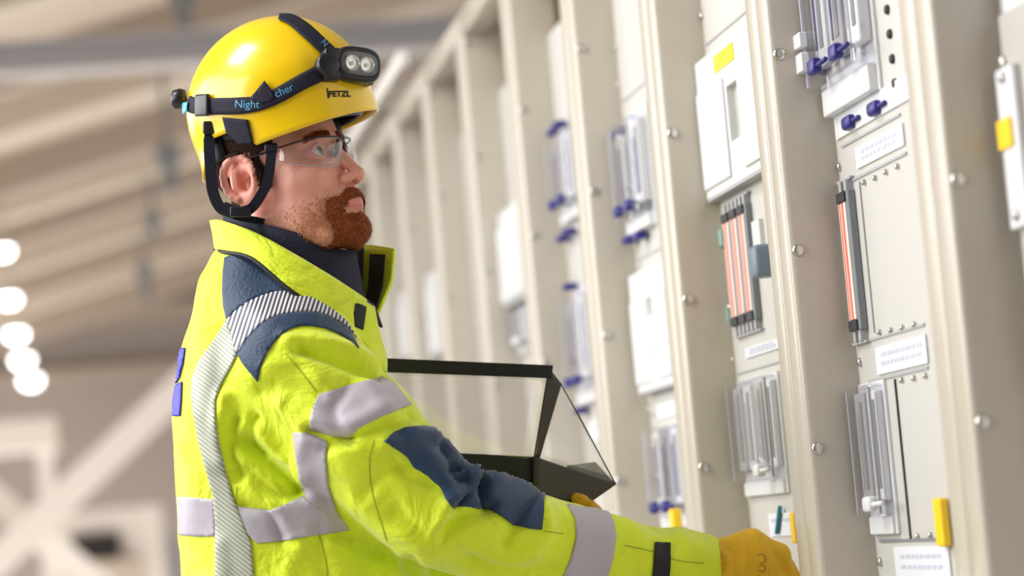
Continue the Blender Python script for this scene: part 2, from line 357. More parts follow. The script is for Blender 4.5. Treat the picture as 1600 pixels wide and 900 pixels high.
def cover_box(lbl, y0, y1, z0, z1, depth, win=None, tagy=None):
    o = empty('cover_box', (XF, (y0 + y1) / 2, z0), lbl, 'cover box', 'white cover boxes on the cabinets')
    # a frame with a real opening when it has a window
    if win:
        a, b, c, d = win; m = MB(); e = .012
        m.box(XF - depth, XF, y0, a, z0, z1); m.box(XF - depth, XF, b, y1, z0, z1); m.box(XF - depth, XF, a, b, z0, c); m.box(XF - depth, XF, a, b, d, z1)
        m.build('shell', MT['white'], o)
        m = MB(); m.box(XF - depth * .45, XF - depth * .4, a, b, c, d); m.build('window_panel', MT['strip'], o)
    else:
        m = MB(); m.box(XF - depth, XF, y0, y1, z0, z1, bev=.008); m.build('shell', MT['white'], o, smooth=True)
    m = MB(); m.box(XF - depth - .006, XF - depth, y0 + .008, y1 - .008, z0 + .006, z1 - .035, bev=.003)
    if not win: m.build('lid', MT['white'], o)
    else:
        m = MB(); m.box(XF - depth - .004, XF - depth, y0 + .004, a - .012, z0 + .012, z1 - .045, bev=.002); m.build('lid', MT['white'], o); m = MB(); m.box(XF - depth - .004, XF - depth, b + .012, y1 - .004, z0 + .012, z1 - .045, bev=.002)
        m.build('lid', MT['white'], o)
    m = MB(); m.box(XF - depth * 1.02, XF, y0 + .004, y1 - .004, z0 - .004, z0 + .001); m.build('lower_edge', MT['midgrey'], o)
    for yy in (y0 + .02, y1 - .02):
        m = MB(); screw_mb(m, (XF - depth - (0 if win else .006), yy, z0 + .02), (-1, 0, 0), .003); m.build('screw', MT['white'], o, smooth=True)
    if tagy:
        m = MB(); m.box(XF - depth - .0015, XF - depth, *tagy); m.build('yellow_label', MT['yellow_tag'], o)
    return o

def terminal_strip(lbl, y0, y1, z0, z1, cols, knob=None):
    o = empty('terminal_strip', (XF, (y0 + y1) / 2, z0), lbl, 'terminal strip', 'red striped terminal strips')
    W = (y1 - y0) / cols
    for k in range(cols):
        a = y0 + W * k; b = a + W * .98
        m = MB(); m.box(XF - .010, XF, a, b, z0, z1, bev=.002); r_ = m.build('terminal_block', MT['grey'], o)
        m = MB(); m.box(XF - .0112, XF - .010, a + W * .2, a + W * .86, z0 + .014, z1 - .014); m.build('pale_stripe', MT['salmon'], r_)
        m = MB(); m.box(XF - .0118, XF - .0112, a + W * .40, a + W * .55, z0 + .014, z1 - .014)
        m.box(XF - .0118, XF - .0112, a + W * .68, a + W * .76, z0 + .014, z1 - .014); m.build('red_line', MT['orange'], r_)
        for zz in (z0 + .001, z1 - .013):
            m = MB(); m.box(XF - .013, XF - .010, a + W * .15, a + W * .9, zz, zz + .012, bev=.001); m.build('end_clip', MT['dark'], r_)
    for zz, s in ((z0, -1), (z1, 1)):
        m = MB()
        for k in range(cols * 2): m.box(XF - .009, XF, y0 + W * (k + .2) / 2, y0 + W * (k + .7) / 2, zz, zz + s * .012)
        m.box(XF - .006, XF, y0 - .004, y1 + .01, zz + s * .012, zz + s * .015); m.build('bracket', MT['midgrey'], o)
    if knob:
        y, z = knob; m = MB(); m.box(XF - .04, XF - .01, y - .018, y + .020, z - .021, z + .021, bev=.006); m.build('knob', MT['slate'], o, smooth=True)
    return o

def B(px0, py0, px1, py1, x=None):
    q = fbox(px0, py0, px1, py1, 0, .01, x); return q[2:]
# --- bay 0 (second nearest)
n = 0
y0 = 2.905; y1 = 3.108
relay_unit('clear fronted relay unit with two navy latches, at top right above the blank panel', y0, y1, 1.600, 1.86, .030, 3)
face_screws(0, [(1388, 15), (1392, 53), (1396, 92), (1400, 130)], .0045, 'dark')
for q in ((1334, 191), (1374, 169)):
    y, z = face_pt(*q); m = MB(); m.box(XF - .012, XF, y - .016, y + .016, z - .008, z + .008, bev=.005); m.tube([(XF - .006, y, z), (XF - .006, y - .04, z)], .0028); m.build('turn_knob', MT['navy_plastic'], CABS[0], smooth=True)
x0_, x1_, a, b, c, d = fbox(1300, 190, 1408, 160, 0, .003); m = MB(); m.box(XF - .003, XF, 2.6, 3.1, 1.5725, 1.60); m.build('latch_strip', MT['white'], CABS[0])
y, z = 3.105, 1.690
m = MB(); m.box(XF - .040, XF - .030, y - .02, y + .02, z - .035, z - .012, bev=.002); m.box(XF - .040, XF - .030, y - .02, y + .02, z - .006, z + .012, bev=.002); m.build('hinge_tab', MT['white'], CABS[0])
rod_line(0, (1316, 226), (1408, 182), .003, 'midgrey'); rod_line(0, (1330, 279), (1418, 243), .003, 'midgrey')
rod_line(0, (1340, 534), (1446, 510), .003, 'midgrey'); rod_line(0, (1358, 594), (1452, 576), .003, 'midgrey'); rod_line(0, (1376, 845), (1480, 842), .003, 'grey')
rod_line(0, (1400, 592), (1424, 843), .0035, 'dark', 'panel_gap')
rod_line(0, (1346, 283), (1366, 520), .0015, 'midgrey', 'panel_gap')
label_card(0, 1342, 264, 1412, 192); label_card(0, 1374, 586, 1448, 522); label_card(0, 1404, 905, 1484, 852)
face_screws(0, [(1313, 261), (1320, 343), (1335, 483), (1345, 566), (1377, 878)], .0042)
face_screws(0, [(1352, 285), (1369, 278), (1386, 269), (1404, 260), (1376, 519), (1394, 516), (1412, 512), (1431, 507), (1411, 594), (1430, 591), (1448, 587), (1436, 838), (1456, 836)], .0028)
ya, za = face_pt(1327, 296); yb, zb = face_pt(1352, 516)
terminal_strip('single narrow red striped terminal strip beside the blank panel', 3.053, 3.096, zb, za - .002, 1)
relay_unit('clear fronted relay unit at lower right above the yellow tag, left of the blank panel', 3.005, 3.108, 1.106, 1.282, .020, 2, blue=False)
yt, zt = face_pt(1482, 815); m = MB(); m.box(XF - .012, XF - .002, yt - .012, yt + .014, zt - .026, zt + .026, bev=.003)
tag(m.build('yellow_tag', MT['yellow_tag']), 'small upright yellow tag at the foot of the blank panel, lower right', 'tag', 'yellow tags on the cabinets')
# --- bay 1 (behind the hand)
y, z = face_pt(1110, 318); wy0, wz0 = face_pt(1162, 218, XF - .016); wy1, wz1 = face_pt(1137, 140, XF - .016)
t0y, t0z = face_pt(1150, 92, XF - .016); t1y, t1z = face_pt(1120, 112, XF - .016)
cover_box('large white cover box with a tall window and a yellow label, above the striped strips', 3.33, 3.71, 1.583, 1.775, .018, (wy0, wy1, wz0 + .006, wz1 + .004), (t0y, t1y, 1.742, 1.765))
label_card(1, 1126, 92, 1172, 36, 1)
face_screws(1, [(1098, 25), (1105, 93)], .004)
ya, za = face_pt(1134, 333); yb, zb = face_pt(1160, 517)
kn = face_pt(1181, 409, XF - .035)
terminal_strip('block of three red striped terminal strips with a slate knob under the white cover box', 3.535, 3.668, zb + .006, za - .004, 3, kn)
for q in ((1130, 372), (1140, 490)):
    y, z = face_pt(*q); m = MB(); m.box(XF - .006, XF, y - .006, y + .01, z - .012, z + .012, bev=.002); m.build('green_tab', MT['green'], CABS[1])
y, z = face_pt(1188, 365); m = MB(); m.box(XF - .006, XF, y - .02, y + .02, z - .018, z + .018); m.build('terminal_tab', MT['white'], CABS[1])
label_card(1, 1168, 560, 1218, 528)
face_screws(1, [(1147, 562), (1142, 480)], .004)
relay_unit('clear fronted relay unit with four slim cells just above the gloved hand', 3.475, 3.70, 1.165, 1.325, .020, 4, blue=False)
label_card(1, 1206, 838, 1242, 800, 1)
y, z = face_pt(1227, 806); y2, z2 = face_pt(1221, 828)
m = MB(); m.tube([(XF - .006, y, z + .012), (XF - .006, y + .03, z - .022)], .0032, 8)
tag(m.build('cable_marker', MT['teal']), 'short teal marker lying slanted on the white label above the glove', 'marker')
yt, zt = face_pt(1244, 822, XF - .01); m = MB(); m.box(XF - .016, XF - .006, yt - .012, yt + .010, zt - .022, zt + .018, bev=.003)
tag(m.build('yellow_tag', MT['yellow_tag']), 'yellow tag beside the white label right above the glove', 'tag', 'yellow tags on the cabinets')
# --- bay 2
label_card(2, 984, 205, 1010, 158, 1)
relay_unit('slim clear fronted relay unit with navy latches above the narrow white box', 4.12, 4.30, 1.600, 1.778, .030, 3)
for q in ((974, 212), (992, 203), (997, 374), (1012, 368)):
    y, z = face_pt(*q); m = MB(); m.box(XF - .024, XF - .004, y - .02, y + .02, z - .006, z + .006, bev=.004); m.build('turn_knob', MT['navy_plastic'], CABS[2], smooth=True)
wa = face_pt(1024, 490, XF - .016); wb = face_pt(1014, 466, XF - .016)
cover_box('narrow white cover box with a small dark window, left of the striped strips', 4.02, 4.29, 1.348, 1.535, .020, (wa[0], wb[0], wa[1], wb[1]))
label_card(2, 1030, 655, 1056, 625, 1)
relay_unit('clear fronted relay unit low down behind the yellow sleeve', 4.04, 4.24, 1.13, 1.29, .030, 3)
face_screws(2, [(965, 75), (968, 132), (1000, 415), (1015, 640)], .004)
yt, zt = face_pt(1074, 812, XF - .02); m = MB(); m.box(XF - .045, XF - .03, yt - .012, yt + .014, zt - .012, zt + .018, bev=.003)
tag(m.build('yellow_tag', MT['yellow_tag']), 'tiny yellow tag showing just above the sleeve cuff', 'tag', 'yellow tags on the cabinets')
# --- bay 3
relay_unit('upper slim clear fronted relay unit right of the map case', 4.70, 4.88, 1.69, 1.85, .03, 2)
relay_unit('lower slim clear fronted relay unit right of the map case', 4.70, 4.88, 1.36, 1.56, .03, 2)
for (ya_, za_) in ((4.86, 1.86), (4.80, 1.865), (4.86, 1.665), (4.80, 1.67), (4.84, 1.575), (4.84, 1.35)):
    m = MB(); m.box(XF - .026, XF - .004, ya_ - .02, ya_ + .02, za_ - .006, za_ + .006, bev=.004); m.build('turn_knob', MT['navy_plastic'], CABS[3], smooth=True)
label_card(3, 905, 470, 925, 440, 1); label_card(3, 925, 690, 940, 655, 1)
face_screws(3, [(853, 97), (862, 160), (868, 212)], .004)
# --- bay 4, 6, 7 covers far away
def far_cover(n, pz0, pz1, lbl, dep=.03):
    y0 = ybase(n) + .28; y1 = ybase(n) + .60
    z1 = hit_y(pz0[0], pz0[1], y1)[2]; z0 = hit_y(pz1[0], pz1[1], y1)[2]
    cover_box(lbl, y0, y1 - .006, z0, z1, dep)
far_cover(4, (788, 335), (800, 480), 'blurred white cover box seen above the map case')
y1_ = ybase(4) + .6
relay_unit('blurred clear fronted unit below the white cover box, above the map case', ybase(4) + .4, y1_ - .006, hit_y(815, 555, y1_)[2], hit_y(803, 488, y1_)[2], .03, 2, blue=False)
far_cover(6, (668, 432), (684, 560), 'blurred slim white cover box, left of the one above the map case')
far_cover(7, (623, 462), (634, 565), 'farthest blurred white cover box, next to the collar')
# --- bay -1 (nearest, cropped)
n = -1
m = MB(); ya, za = face_pt(1546, 0); yb, zb = face_pt(1562, 78)
m.box(XF - .004, XF, 2.2, 2.49, 1.600, 1.68); m.build('label_card', MT['card'], CABS[-1])
o = empty('instrument_panel', (XF, 2.35, 1.25), 'grey instrument panel with a white edge strip and yellow tag, at the right edge', 'panel')
m = MB(); m.box(XF - .012, XF, 2.15, 2.485, 1.25, 1.598, bev=.002); m.build('plate', MT['strip'], o)
ya, za = face_pt(1553, 112, XF - .02); yb, zb = face_pt(1580, 360, XF - .02)
m = MB(); m.box(XF - .02, XF - .012, 2.44, 2.488, zb, za, bev=.002); es_ = m.build('edge_strip', MT['white'], o)
for zz in (za - .01, zb + .012):
    m = MB(); screw_mb(m, (XF - .02, 2.464, zz), (-1, 0, 0), .0045); m.build('screw', MT['steel'], es_, smooth=True)
ya, za = face_pt(1553, 193, XF - .022); yb, zb = face_pt(1576, 230, XF - .022)
m = MB(); m.box(XF - .023, XF - .02, 2.452, 2.490, zb, za, bev=.001); m.build('yellow_label', MT['yellow_tag'], o)
for q in ((1585, 78), (1596, 90)):
    y, z = face_pt(*q); m = MB(); screw_mb(m, (XF - .012, y, z - .012), (-1, 0, 0), .006); m.build('screw', MT['steel'], o, smooth=True)
# ------------------------------------------------------------------ the worker: local frame in units of 1/S m, z towards the camera
Z0 = 3.35; S = FPX / Z0
def Lp(px, py, dz): k = 1 - dz / FPX; return np.array([(px - 800) * k, -(py - 450) * k, dz])
def to_world(P): P = np.atleast_2d(np.asarray(P, float)); return (P / S + np.array([0, 0, -Z0])) @ R.T + EYE
def to_local(Wd): return ((np.atleast_2d(Wd) - EYE) @ R + np.array([0, 0, Z0])) * S
def pxof(P): P = np.atleast_2d(P); k = 1 - P[:, 2] / FPX; return 800 + P[:, 0] / k, 450 - P[:, 1] / k

def smin(a, b, k): h = np.clip(.5 + .5 * (b - a) / k, 0, 1); return b * (1 - h) + a * h - k * h * (1 - h)
def smax(a, b, k): return -smin(-a, -b, k)
def capsule(P, a, b, ra, rb):
    a = np.asarray(a, np.float32); b = np.asarray(b, np.float32); d = b - a; t = np.clip(((P - a) @ d) / (d @ d), 0, 1)
    return np.linalg.norm(P - a - t[..., None] * d, axis=-1) - (ra + (rb - ra) * t)
def ellip(P, c, r, M=None):
    q = P - np.asarray(c, np.float32)
    if M is not None: q = q @ np.asarray(M, np.float32).T       # rows of M: ellipsoid axes
    q1 = q / np.asarray(r, np.float32); k0 = np.linalg.norm(q1, axis=-1); k1 = np.linalg.norm(q1 / np.asarray(r, np.float32), axis=-1)
    return k0 * (k0 - 1.0) / np.maximum(k1, 1e-6)
def surfnet(fn, lo, hi, h):
    lo = np.array(lo, float); hi = np.array(hi, float); n = np.ceil((hi - lo) / h).astype(int) + 1
    ax = [lo[i] + h * np.arange(n[i]) for i in range(3)]
    D = np.empty(n, np.float32)
    for i in range(0, n[0], 12):
        X, Y, Z = np.meshgrid(ax[0][i:i + 12], ax[1], ax[2], indexing='ij'); D[i:i + 12] = fn(np.stack([X, Y, Z], -1).astype(np.float32))
    s = D < 0
    c = [(i, j, k) for i in (0, 1) for j in (0, 1) for k in (0, 1)]
    def sl(A, o): return A[o[0]:n[0] - 1 + o[0], o[1]:n[1] - 1 + o[1], o[2]:n[2] - 1 + o[2]]
    cnt = sum(sl(s, o).astype(np.int8) for o in c); mix = (cnt > 0) & (cnt < 8)
    idx = -np.ones(mix.shape, int); cells = np.argwhere(mix); idx[mix] = np.arange(len(cells))
    acc = np.zeros((len(cells), 3)); num = np.zeros(len(cells))
    for a in range(8):
        for b in range(a + 1, 8):
            if sum(abs(c[a][t] - c[b][t]) for t in range(3)) != 1: continue
            ca = cells + c[a]; cb = cells + c[b]; da = D[tuple(ca.T)]; db = D[tuple(cb.T)]
            x = (da < 0) != (db < 0); t = np.where(x, da / np.where(x, da - db, 1), 0)
            acc[x] += (ca + (cb - ca) * t[:, None])[x]; num[x] += 1
    V = lo + h * acc / num[:, None]; F = []
    for axi in range(3):
        u, v = (axi + 1) % 3, (axi + 2) % 3
        m1 = [slice(None)] * 3; m2 = [slice(None)] * 3; m1[axi] = slice(0, n[axi] - 1); m2[axi] = slice(1, n[axi])
        A = s[tuple(m1)]; Bq = s[tuple(m2)]; e = np.argwhere(A != Bq); e = e[(e[:, u] > 0) & (e[:, v] > 0) & (e[:, u] < n[u] - 1) & (e[:, v] < n[v] - 1)]
        ins = A[tuple(e.T)]; du = np.zeros(3, int); du[u] = 1; dv = np.zeros(3, int); dv[v] = 1
        q = np.stack([idx[tuple((e - du - dv).T)], idx[tuple((e - dv).T)], idx[tuple(e.T)], idx[tuple((e - du).T)]], 1)
        q[~ins] = q[~ins][:, ::-1]; F.append(q)
    return V, np.concatenate(F)
def vnormals(V, F):
    N = np.zeros_like(V); a = V[F[:, 1]] - V[F[:, 0]]; b = V[F[:, 3]] - V[F[:, 0]]; c = V[F[:, 2]] - V[F[:, 0]]; fn = np.cross(a, c) + np.cross(c, b)
    for i in range(4): np.add.at(N, F[:, i], fn)
    return N / np.maximum(np.linalg.norm(N, axis=1), 1e-9)[:, None]
def relax(V, F, it=2, lam=.5):
    for _ in range(it):
        A = np.zeros_like(V); C = np.zeros(len(V))
        for i in range(4):
            j = (i + 1) % 4; np.add.at(A, F[:, i], V[F[:, j]]); np.add.at(A, F[:, j], V[F[:, i]]); np.add.at(C, F[:, i], 1); np.add.at(C, F[:, j], 1)
        V = V + lam * (A / C[:, None] - V)
    return V
def polydist(x, y, pts):
    d = np.full(len(x), 1e9)
    for (ax_, ay), (bx, by) in zip(pts[:-1], pts[1:]):
        dx, dy = bx - ax_, by - ay; t = np.clip(((x - ax_) * dx + (y - ay) * dy) / (dx * dx + dy * dy + 1e-9), 0, 1)
        d = np.minimum(d, np.hypot(x - ax_ - t * dx, y - ay - t * dy))
    return d
def spline(pts, n=8):
    P = np.array(pts, float); P = np.vstack([2 * P[0] - P[1], P, 2 * P[-1] - P[-2]]); out = []
    for i in range(1, len(P) - 2):
        for t in np.linspace(0, 1, n, endpoint=False):
            out.append(.5 * ((2 * P[i]) + (P[i + 1] - P[i - 1]) * t + (2 * P[i - 1] - 5 * P[i] + 4 * P[i + 1] - P[i + 2]) * t * t + (-P[i - 1] + 3 * P[i] - 3 * P[i + 1] + P[i + 2]) * t ** 3))
    out.append(P[-2]); return np.array(out)
CAMP = Vector((0, 0, FPX))
def caster(V, F): return BVHTree.FromPolygons([tuple(v) for v in V], [tuple(int(i) for i in f) for f in F])
def cast(bvh, px, py):
    d = Vector(((px - 800), -(py - 450), -FPX)).normalized(); h = bvh.ray_cast(CAMP, d)
    if h[0] is not None:
        nn = h[1]; nn = nn if nn.dot(d) < 0 else -nn; return np.array(h[0]), np.array(nn)
    p = CAMP + d * (FPX / -d.z) * 1.0
    h = bvh.find_nearest(p, 1e6); nn = (p - h[0]).normalized(); return np.array(h[0]), np.array(nn)
def drape(bvh, poly, off=2.0, step=5.0, smooth_poly=False):
    """lay a cut piece of fabric with this outline on a surface; returns verts (local), faces, uv"""
    P = np.array(poly, float)
    if smooth_poly: P = spline(list(map(tuple, P)) + [tuple(P[0])], 6)[:-1]
    B_ = []
    for a, b in zip(P, np.roll(P, -1, 0)):
        n_ = max(1, int(np.hypot(*(b - a)) / step)); B_ += [a + (b - a) * t / n_ for t in range(n_)]
    B_ = np.array(B_); x0, y0_ = B_.min(0); x1, y1_ = B_.max(0); inner = []
    for j, y in enumerate(np.arange(y0_, y1_, step * .87)):
        for x in np.arange(x0 + (j % 2) * step / 2, x1, step):
            c = False; m = len(B_)
            xs, ys = B_[:, 0], B_[:, 1]; xr, yr = np.roll(xs, -1), np.roll(ys, -1)
            cr = ((ys > y) != (yr > y)) & (x < (xr - xs) * (y - ys) / np.where(yr == ys, 1e-9, yr - ys) + xs)
            if cr.sum() % 2 and np.min(np.hypot(xs - x, ys - y)) > step * .5: inner.append((x, y))
    pts = [Vector(b) for b in B_] + [Vector(q) for q in inner]; nb = len(B_)
    vo, _, fo, *_r = delaunay_2d_cdt(pts, [(i, (i + 1) % nb) for i in range(nb)], [list(range(nb))], 1, 1e-4)
    V = []
    for v in vo: h, nn = cast(bvh, v.x, v.y); V.append(h + nn * off)
    return np.array(V), [tuple(f) for f in fo], np.array([(v.x, v.y) for v in vo])
def part_drape(name, bvh, poly, m, parent, off=2.0, step=5.0, th=1.6, sm=False):
    V, F, uv = drape(bvh, poly, off, step, sm)
    F = [f[::-1] for f in F]
    return mesh(name, to_world(V), F, m, parent, uv=uv, solid=th / S, offset=0)
def ribbon(bvh, path, wdt, off=2.0, n=6, taper=None):
    C_ = spline(path, n); T = np.gradient(C_, axis=0); T /= np.linalg.norm(T, axis=1)[:, None]; Nn = np.stack([-T[:, 1], T[:, 0]], 1)
    ws = np.interp(np.linspace(0, 1, len(C_)), np.linspace(0, 1, len(wdt)), wdt) if hasattr(wdt, '__len__') else np.full(len(C_), wdt)
    V = []; F = []; K = 5
    for c, nn, w_ in zip(C_, Nn, ws):
        for k in range(K): q = c + nn * w_ * (k / (K - 1) - .5); h, no = cast(bvh, *q); V.append(h + no * off)
    for i in range(len(C_) - 1):
        for k in range(K - 1): F.append((i * K + k, i * K + k + 1, (i + 1) * K + k + 1, (i + 1) * K + k))
    return np.array(V), F
def strap3(pts, wvec, w_):
    """flat webbing along 3-D local points, width direction wvec"""
    C_ = spline(pts, 6); wv = np.array(wvec, float); wv /= np.linalg.norm(wv); V = []; F = []
    T = np.gradient(C_, axis=0)
    for c, t in zip(C_, T):
        t = t / np.linalg.norm(t); a = np.cross(t, wv); a /= max(np.linalg.norm(a), 1e-6); b = np.cross(a, t)
        V += [c - b * w_ / 2, c + b * w_ / 2]
    for i in range(len(C_) - 1): F.append((2 * i, 2 * i + 1, 2 * i + 3, 2 * i + 2))
    return V, F
def tube_l(pts, r, n=10, sp=True):
    m = MB(); q = spline(pts, 6) if sp else np.array(pts); rs = r
    if hasattr(r, '__len__'): rs = list(np.interp(np.linspace(0, 1, len(q)), np.linspace(0, 1, len(r)), r))
    m.tube([tuple(v) for v in q], rs, n); return np.array(m.V), m.F

# materials of the worker
MT['hiviz'] = mat('hiviz_yellow_fabric', (0.80, 0.96, 0.012), 0.62, bump=0.25, bscale=260, var=0.05, vscale=8, sheen=0.35)
_nt = MT['hiviz'].node_tree; _b = [n for n in _nt.nodes if n.type == 'BUMP'][0]
_tc = [n for n in _nt.nodes if n.type == 'TEX_COORD'][0]
_n = _nt.nodes.new('ShaderNodeTexNoise'); _n.inputs['Scale'].default_value = 13; _n.inputs['Detail'].default_value = 3; _n.inputs['Distortion'].default_value = 1.6
_nt.links.new(_tc.outputs['Object'], _n.inputs['Vector'])
_b2 = _nt.nodes.new('ShaderNodeBump'); _b2.inputs['Strength'].default_value = .55; _b2.inputs['Distance'].default_value = .02
_nt.links.new(_n.outputs['Fac'], _b2.inputs['Height']); _nt.links.new(_b2.outputs[0], _b.inputs['Normal'])
MT['navyf'] = mat('navy_fabric', (0.012, 0.042, 0.105), 0.5, bump=0.3, bscale=300, var=0.15, vscale=12, sheen=0.15)
MT['lining'] = mat('dark_navy_lining', (0.010, 0.011, 0.032), 0.8, bump=0.3, bscale=200)
MT['tape'] = mat('reflective_tape', (0.50, 0.47, 0.53), 0.42, bump=0.15, bscale=120, var=0.04, vscale=20)
MT['hatch'] = hatch_mat('segmented_tape_on_navy', (0.035, 0.04, 0.09), (0.80, 0.78, 0.76), .30, 6.4, .50)
MT['hatchl'] = hatch_mat('segmented_tape_on_yellow', (0.28, 0.32, 0.20), (0.52, 0.54, 0.48), -0.9, 5.6, .42)
MT['skin'] = mat('skin', (0.80, 0.40, 0.30), 0.45, bump=0.12, bscale=500, sss=0.12)
MT['hairm'] = mat('dark_brown_hair', (0.035, 0.014, 0.009), 0.75, spec=0.2, bump=0.8, bscale=500)
MT['beard'] = mat('ginger_beard', (0.27, 0.060, 0.014), 0.7, spec=0.2, bump=0.9, bscale=600, var=.4, vscale=90)
MT['shell'] = mat('helmet_yellow_plastic', (1.0, 0.66, 0.0), 0.27, coat=0.45, bump=0.0)
MT['leather'] = mat('yellow_leather', (1.0, 0.56, 0.012), 0.55, bump=0.4, bscale=160, var=0.12, vscale=25)
MT['webbing'] = mat('dark_webbing', (0.006, 0.006, 0.014), 0.8, spec=0.2, bump=0.4, bscale=700)
MT['webgrey'] = mat('slate_elastic_strap', (0.020, 0.019, 0.036), 0.7, spec=0.25, bump=0.3, bscale=500)
MT['cyan'] = mat('light_blue_print', (0.10, 0.42, 0.66), 0.5)
MT['inkblk'] = mat('black_print', (0.03, 0.02, 0.0), 0.5)
MT['blue'] = mat('violet_blue_print', (0.03, 0.02, 0.50), 0.5)
MT['trouser'] = mat('navy_trousers', (0.02, 0.03, 0.07), 0.7, bump=.3)
MT['sclera'] = mat('eye_white', (0.75, 0.72, 0.70), 0.15, coat=0.8)
MT['iris'] = mat('iris_blue', (0.10, 0.22, 0.32), 0.2, coat=.8)
MT['lip'] = mat('lip', (0.68, 0.25, 0.21), 0.4)
MT['reflector'] = mat('lamp_reflector', (0.75, 0.75, 0.75), 0.12, metal=1.0)
MT['frame'] = mat('glasses_frame', (0.04, 0.03, 0.04), 0.3)
MT['flap'] = mat('charcoal_case_fabric', (0.055, 0.048, 0.042), 0.55, bump=.2, bscale=300)

# where he stands
DOWN = R.T @ np.array([0, 0, -1.0])
hip = Lp(465, 1130, 0); wh = to_world(hip)[0]
P0 = (wh[0], wh[1], 0.0)
person = empty('person', P0, 'bearded person in yellow high visibility jacket and gloves reaching into the cabinet', 'person')

# ---------------- head frame
Fh = np.array([.83, .342, .441]); Fh /= np.linalg.norm(Fh)
Rh = np.array([-.469, 0, .883]); Rh /= np.linalg.norm(Rh); Rh -= Fh * (Rh @ Fh); Rh /= np.linalg.norm(Rh)
Uh = np.cross(Rh, Fh); MH = np.array([Fh, Rh, Uh]); OH = Lp(434, 260, 0)
def H(f, r, u): return OH + f * Fh + r * Rh + u * Uh
def face_sdf(Q):
    """Q in head coordinates, R mirrored"""
    A = Q.copy(); A[..., 1] = np.abs(A[..., 1])
    d = ellip(A, (-6, 0, 38), (104, 91, 86))
    d = smin(d, ellip(A, (42, 0, -48), (68, 68, 98)), 22)
    d = smin(d, ellip(A, (38, 0, 25), (70, 74, 66)), 16)
    d = smin(d, ellip(A, (40, 0, -105), (62, 64, 50)), 20)
    d = smin(d, capsule(A, (-12, 66, -92), (70, 40, -142), 17, 18), 22)
    d = smin(d, ellip(A, (92, 0, -140), (27, 33, 25)), 16)
    d = smin(d, ellip(A, (70, 48, -48), (30, 22, 21)), 18)
    d = smin(d, capsule(A, (99, 10, 7), (84, 52, 8), 11, 9), 10)
    d = smax(d, -ellip(A, (110, 33, -13), (19, 20, 13)), 10)
    d = smin(d, ellip(A, (86, 32, -13), (17.5, 19, 17)), 4)
    d = smax(d, -ellip(A, (104, 33, -14), (15, 16, 8.2)), 1.5)           # eyelid opening
    d = smin(d, ellip(A, (86, 0, -98), (35, 38, 30)), 14)
    d = smin(d, capsule(A, (104, 0, -6), (131, 0, -60), 8, 9.5), 9)
    d = smin(d, ellip(A, (131, 0, -65), (12.5, 12, 10.5)), 6)
    d = smin(d, ellip(A, (117, 13.5, -66), (13, 8, 9)), 5)
    d = smax(d, -ellip(A, (122, 6.5, -74), (8, 4, 5)), 3)
    d = smin(d, capsule(A, (120, 0, -101), (106, 23, -107), 5.5, 3.5), 4)
    d = smin(d, capsule(A, (118, 0, -113), (105, 20, -111), 6.5, 4), 4)
    d = smax(d, -capsule(A, (127, 0, -107), (108, 26, -109), 1.8, 1.6), 2)
    # ear
    m_ = np.abs(A - np.array((-10, 92, -28), np.float32)).max(-1) < 66
    if m_.any():
        E = A[m_]
        e = ellip(E, (-13, 91, -25), (27, 8.5, 37), np.array([[.97, .12, .22], [-.25, .96, .10], [-.2, -.15, .97]]))
        e = smax(e, -ellip(E, (-11, 102, -20), (19, 7.5, 26)), 5)
        ring = []
        for t in np.linspace(math.radians(-8), math.radians(232), 13):
            cf, su = math.cos(t), math.sin(t); f_, u_ = 25 * cf, 34 * su; ring.append((-13 + f_ - .24 * u_ * .6, 96 - .22 * f_ + (3 if cf < 0 else 0), -20 + u_ + .20 * f_))
        for t in range(12): e = smin(e, capsule(E, ring[t], ring[t + 1], 5.6, 5.6), 3)
        e = smin(e, ellip(E, (-14, 93, -56), (14, 7, 14)), 9)
        e = smin(e, capsule(E, (-19, 96, -6), (-25, 94, -34), 4.5, 4.5), 9)
        e = smin(e, ellip(E, (8, 89, -28), (7, 7, 10)), 5)
        e = smax(e, -ellip(E, (-6, 98, -26), (11, 12, 15)), 4)
        d[m_] = smin(d[m_], e, 5)
    d = smax(d, -ellip(A, (-10, 98, -30), (7, 16, 11)), 4)
    return d
def inhead(P): return (P - OH.astype(np.float32)) @ MH.T.astype(np.float32)
nA = H(-30, 0, -70); nB = Lp(420, 470, -20)
def body_sdf(P):
    d = face_sdf(inhead(P))
    d = smin(d, capsule(P, nA, nB, 66, 76), 22)
    d = smin(d, capsule(P, Lp(430, 560, 90), Lp(430, 560, -110), 80, 80), 30)
    return d
V, F = surfnet(body_sdf, (300, 330, -220) - np.array([0, 0, 0]) if False else (OH[0] - 190, OH[1] - 420, -230), (OH[0] + 175, OH[1] + 160, 210), 2.0)
Q = inhead(V); N = vnormals(V, F)
body = mesh('body', to_world(V), F, MT['skin'], person)
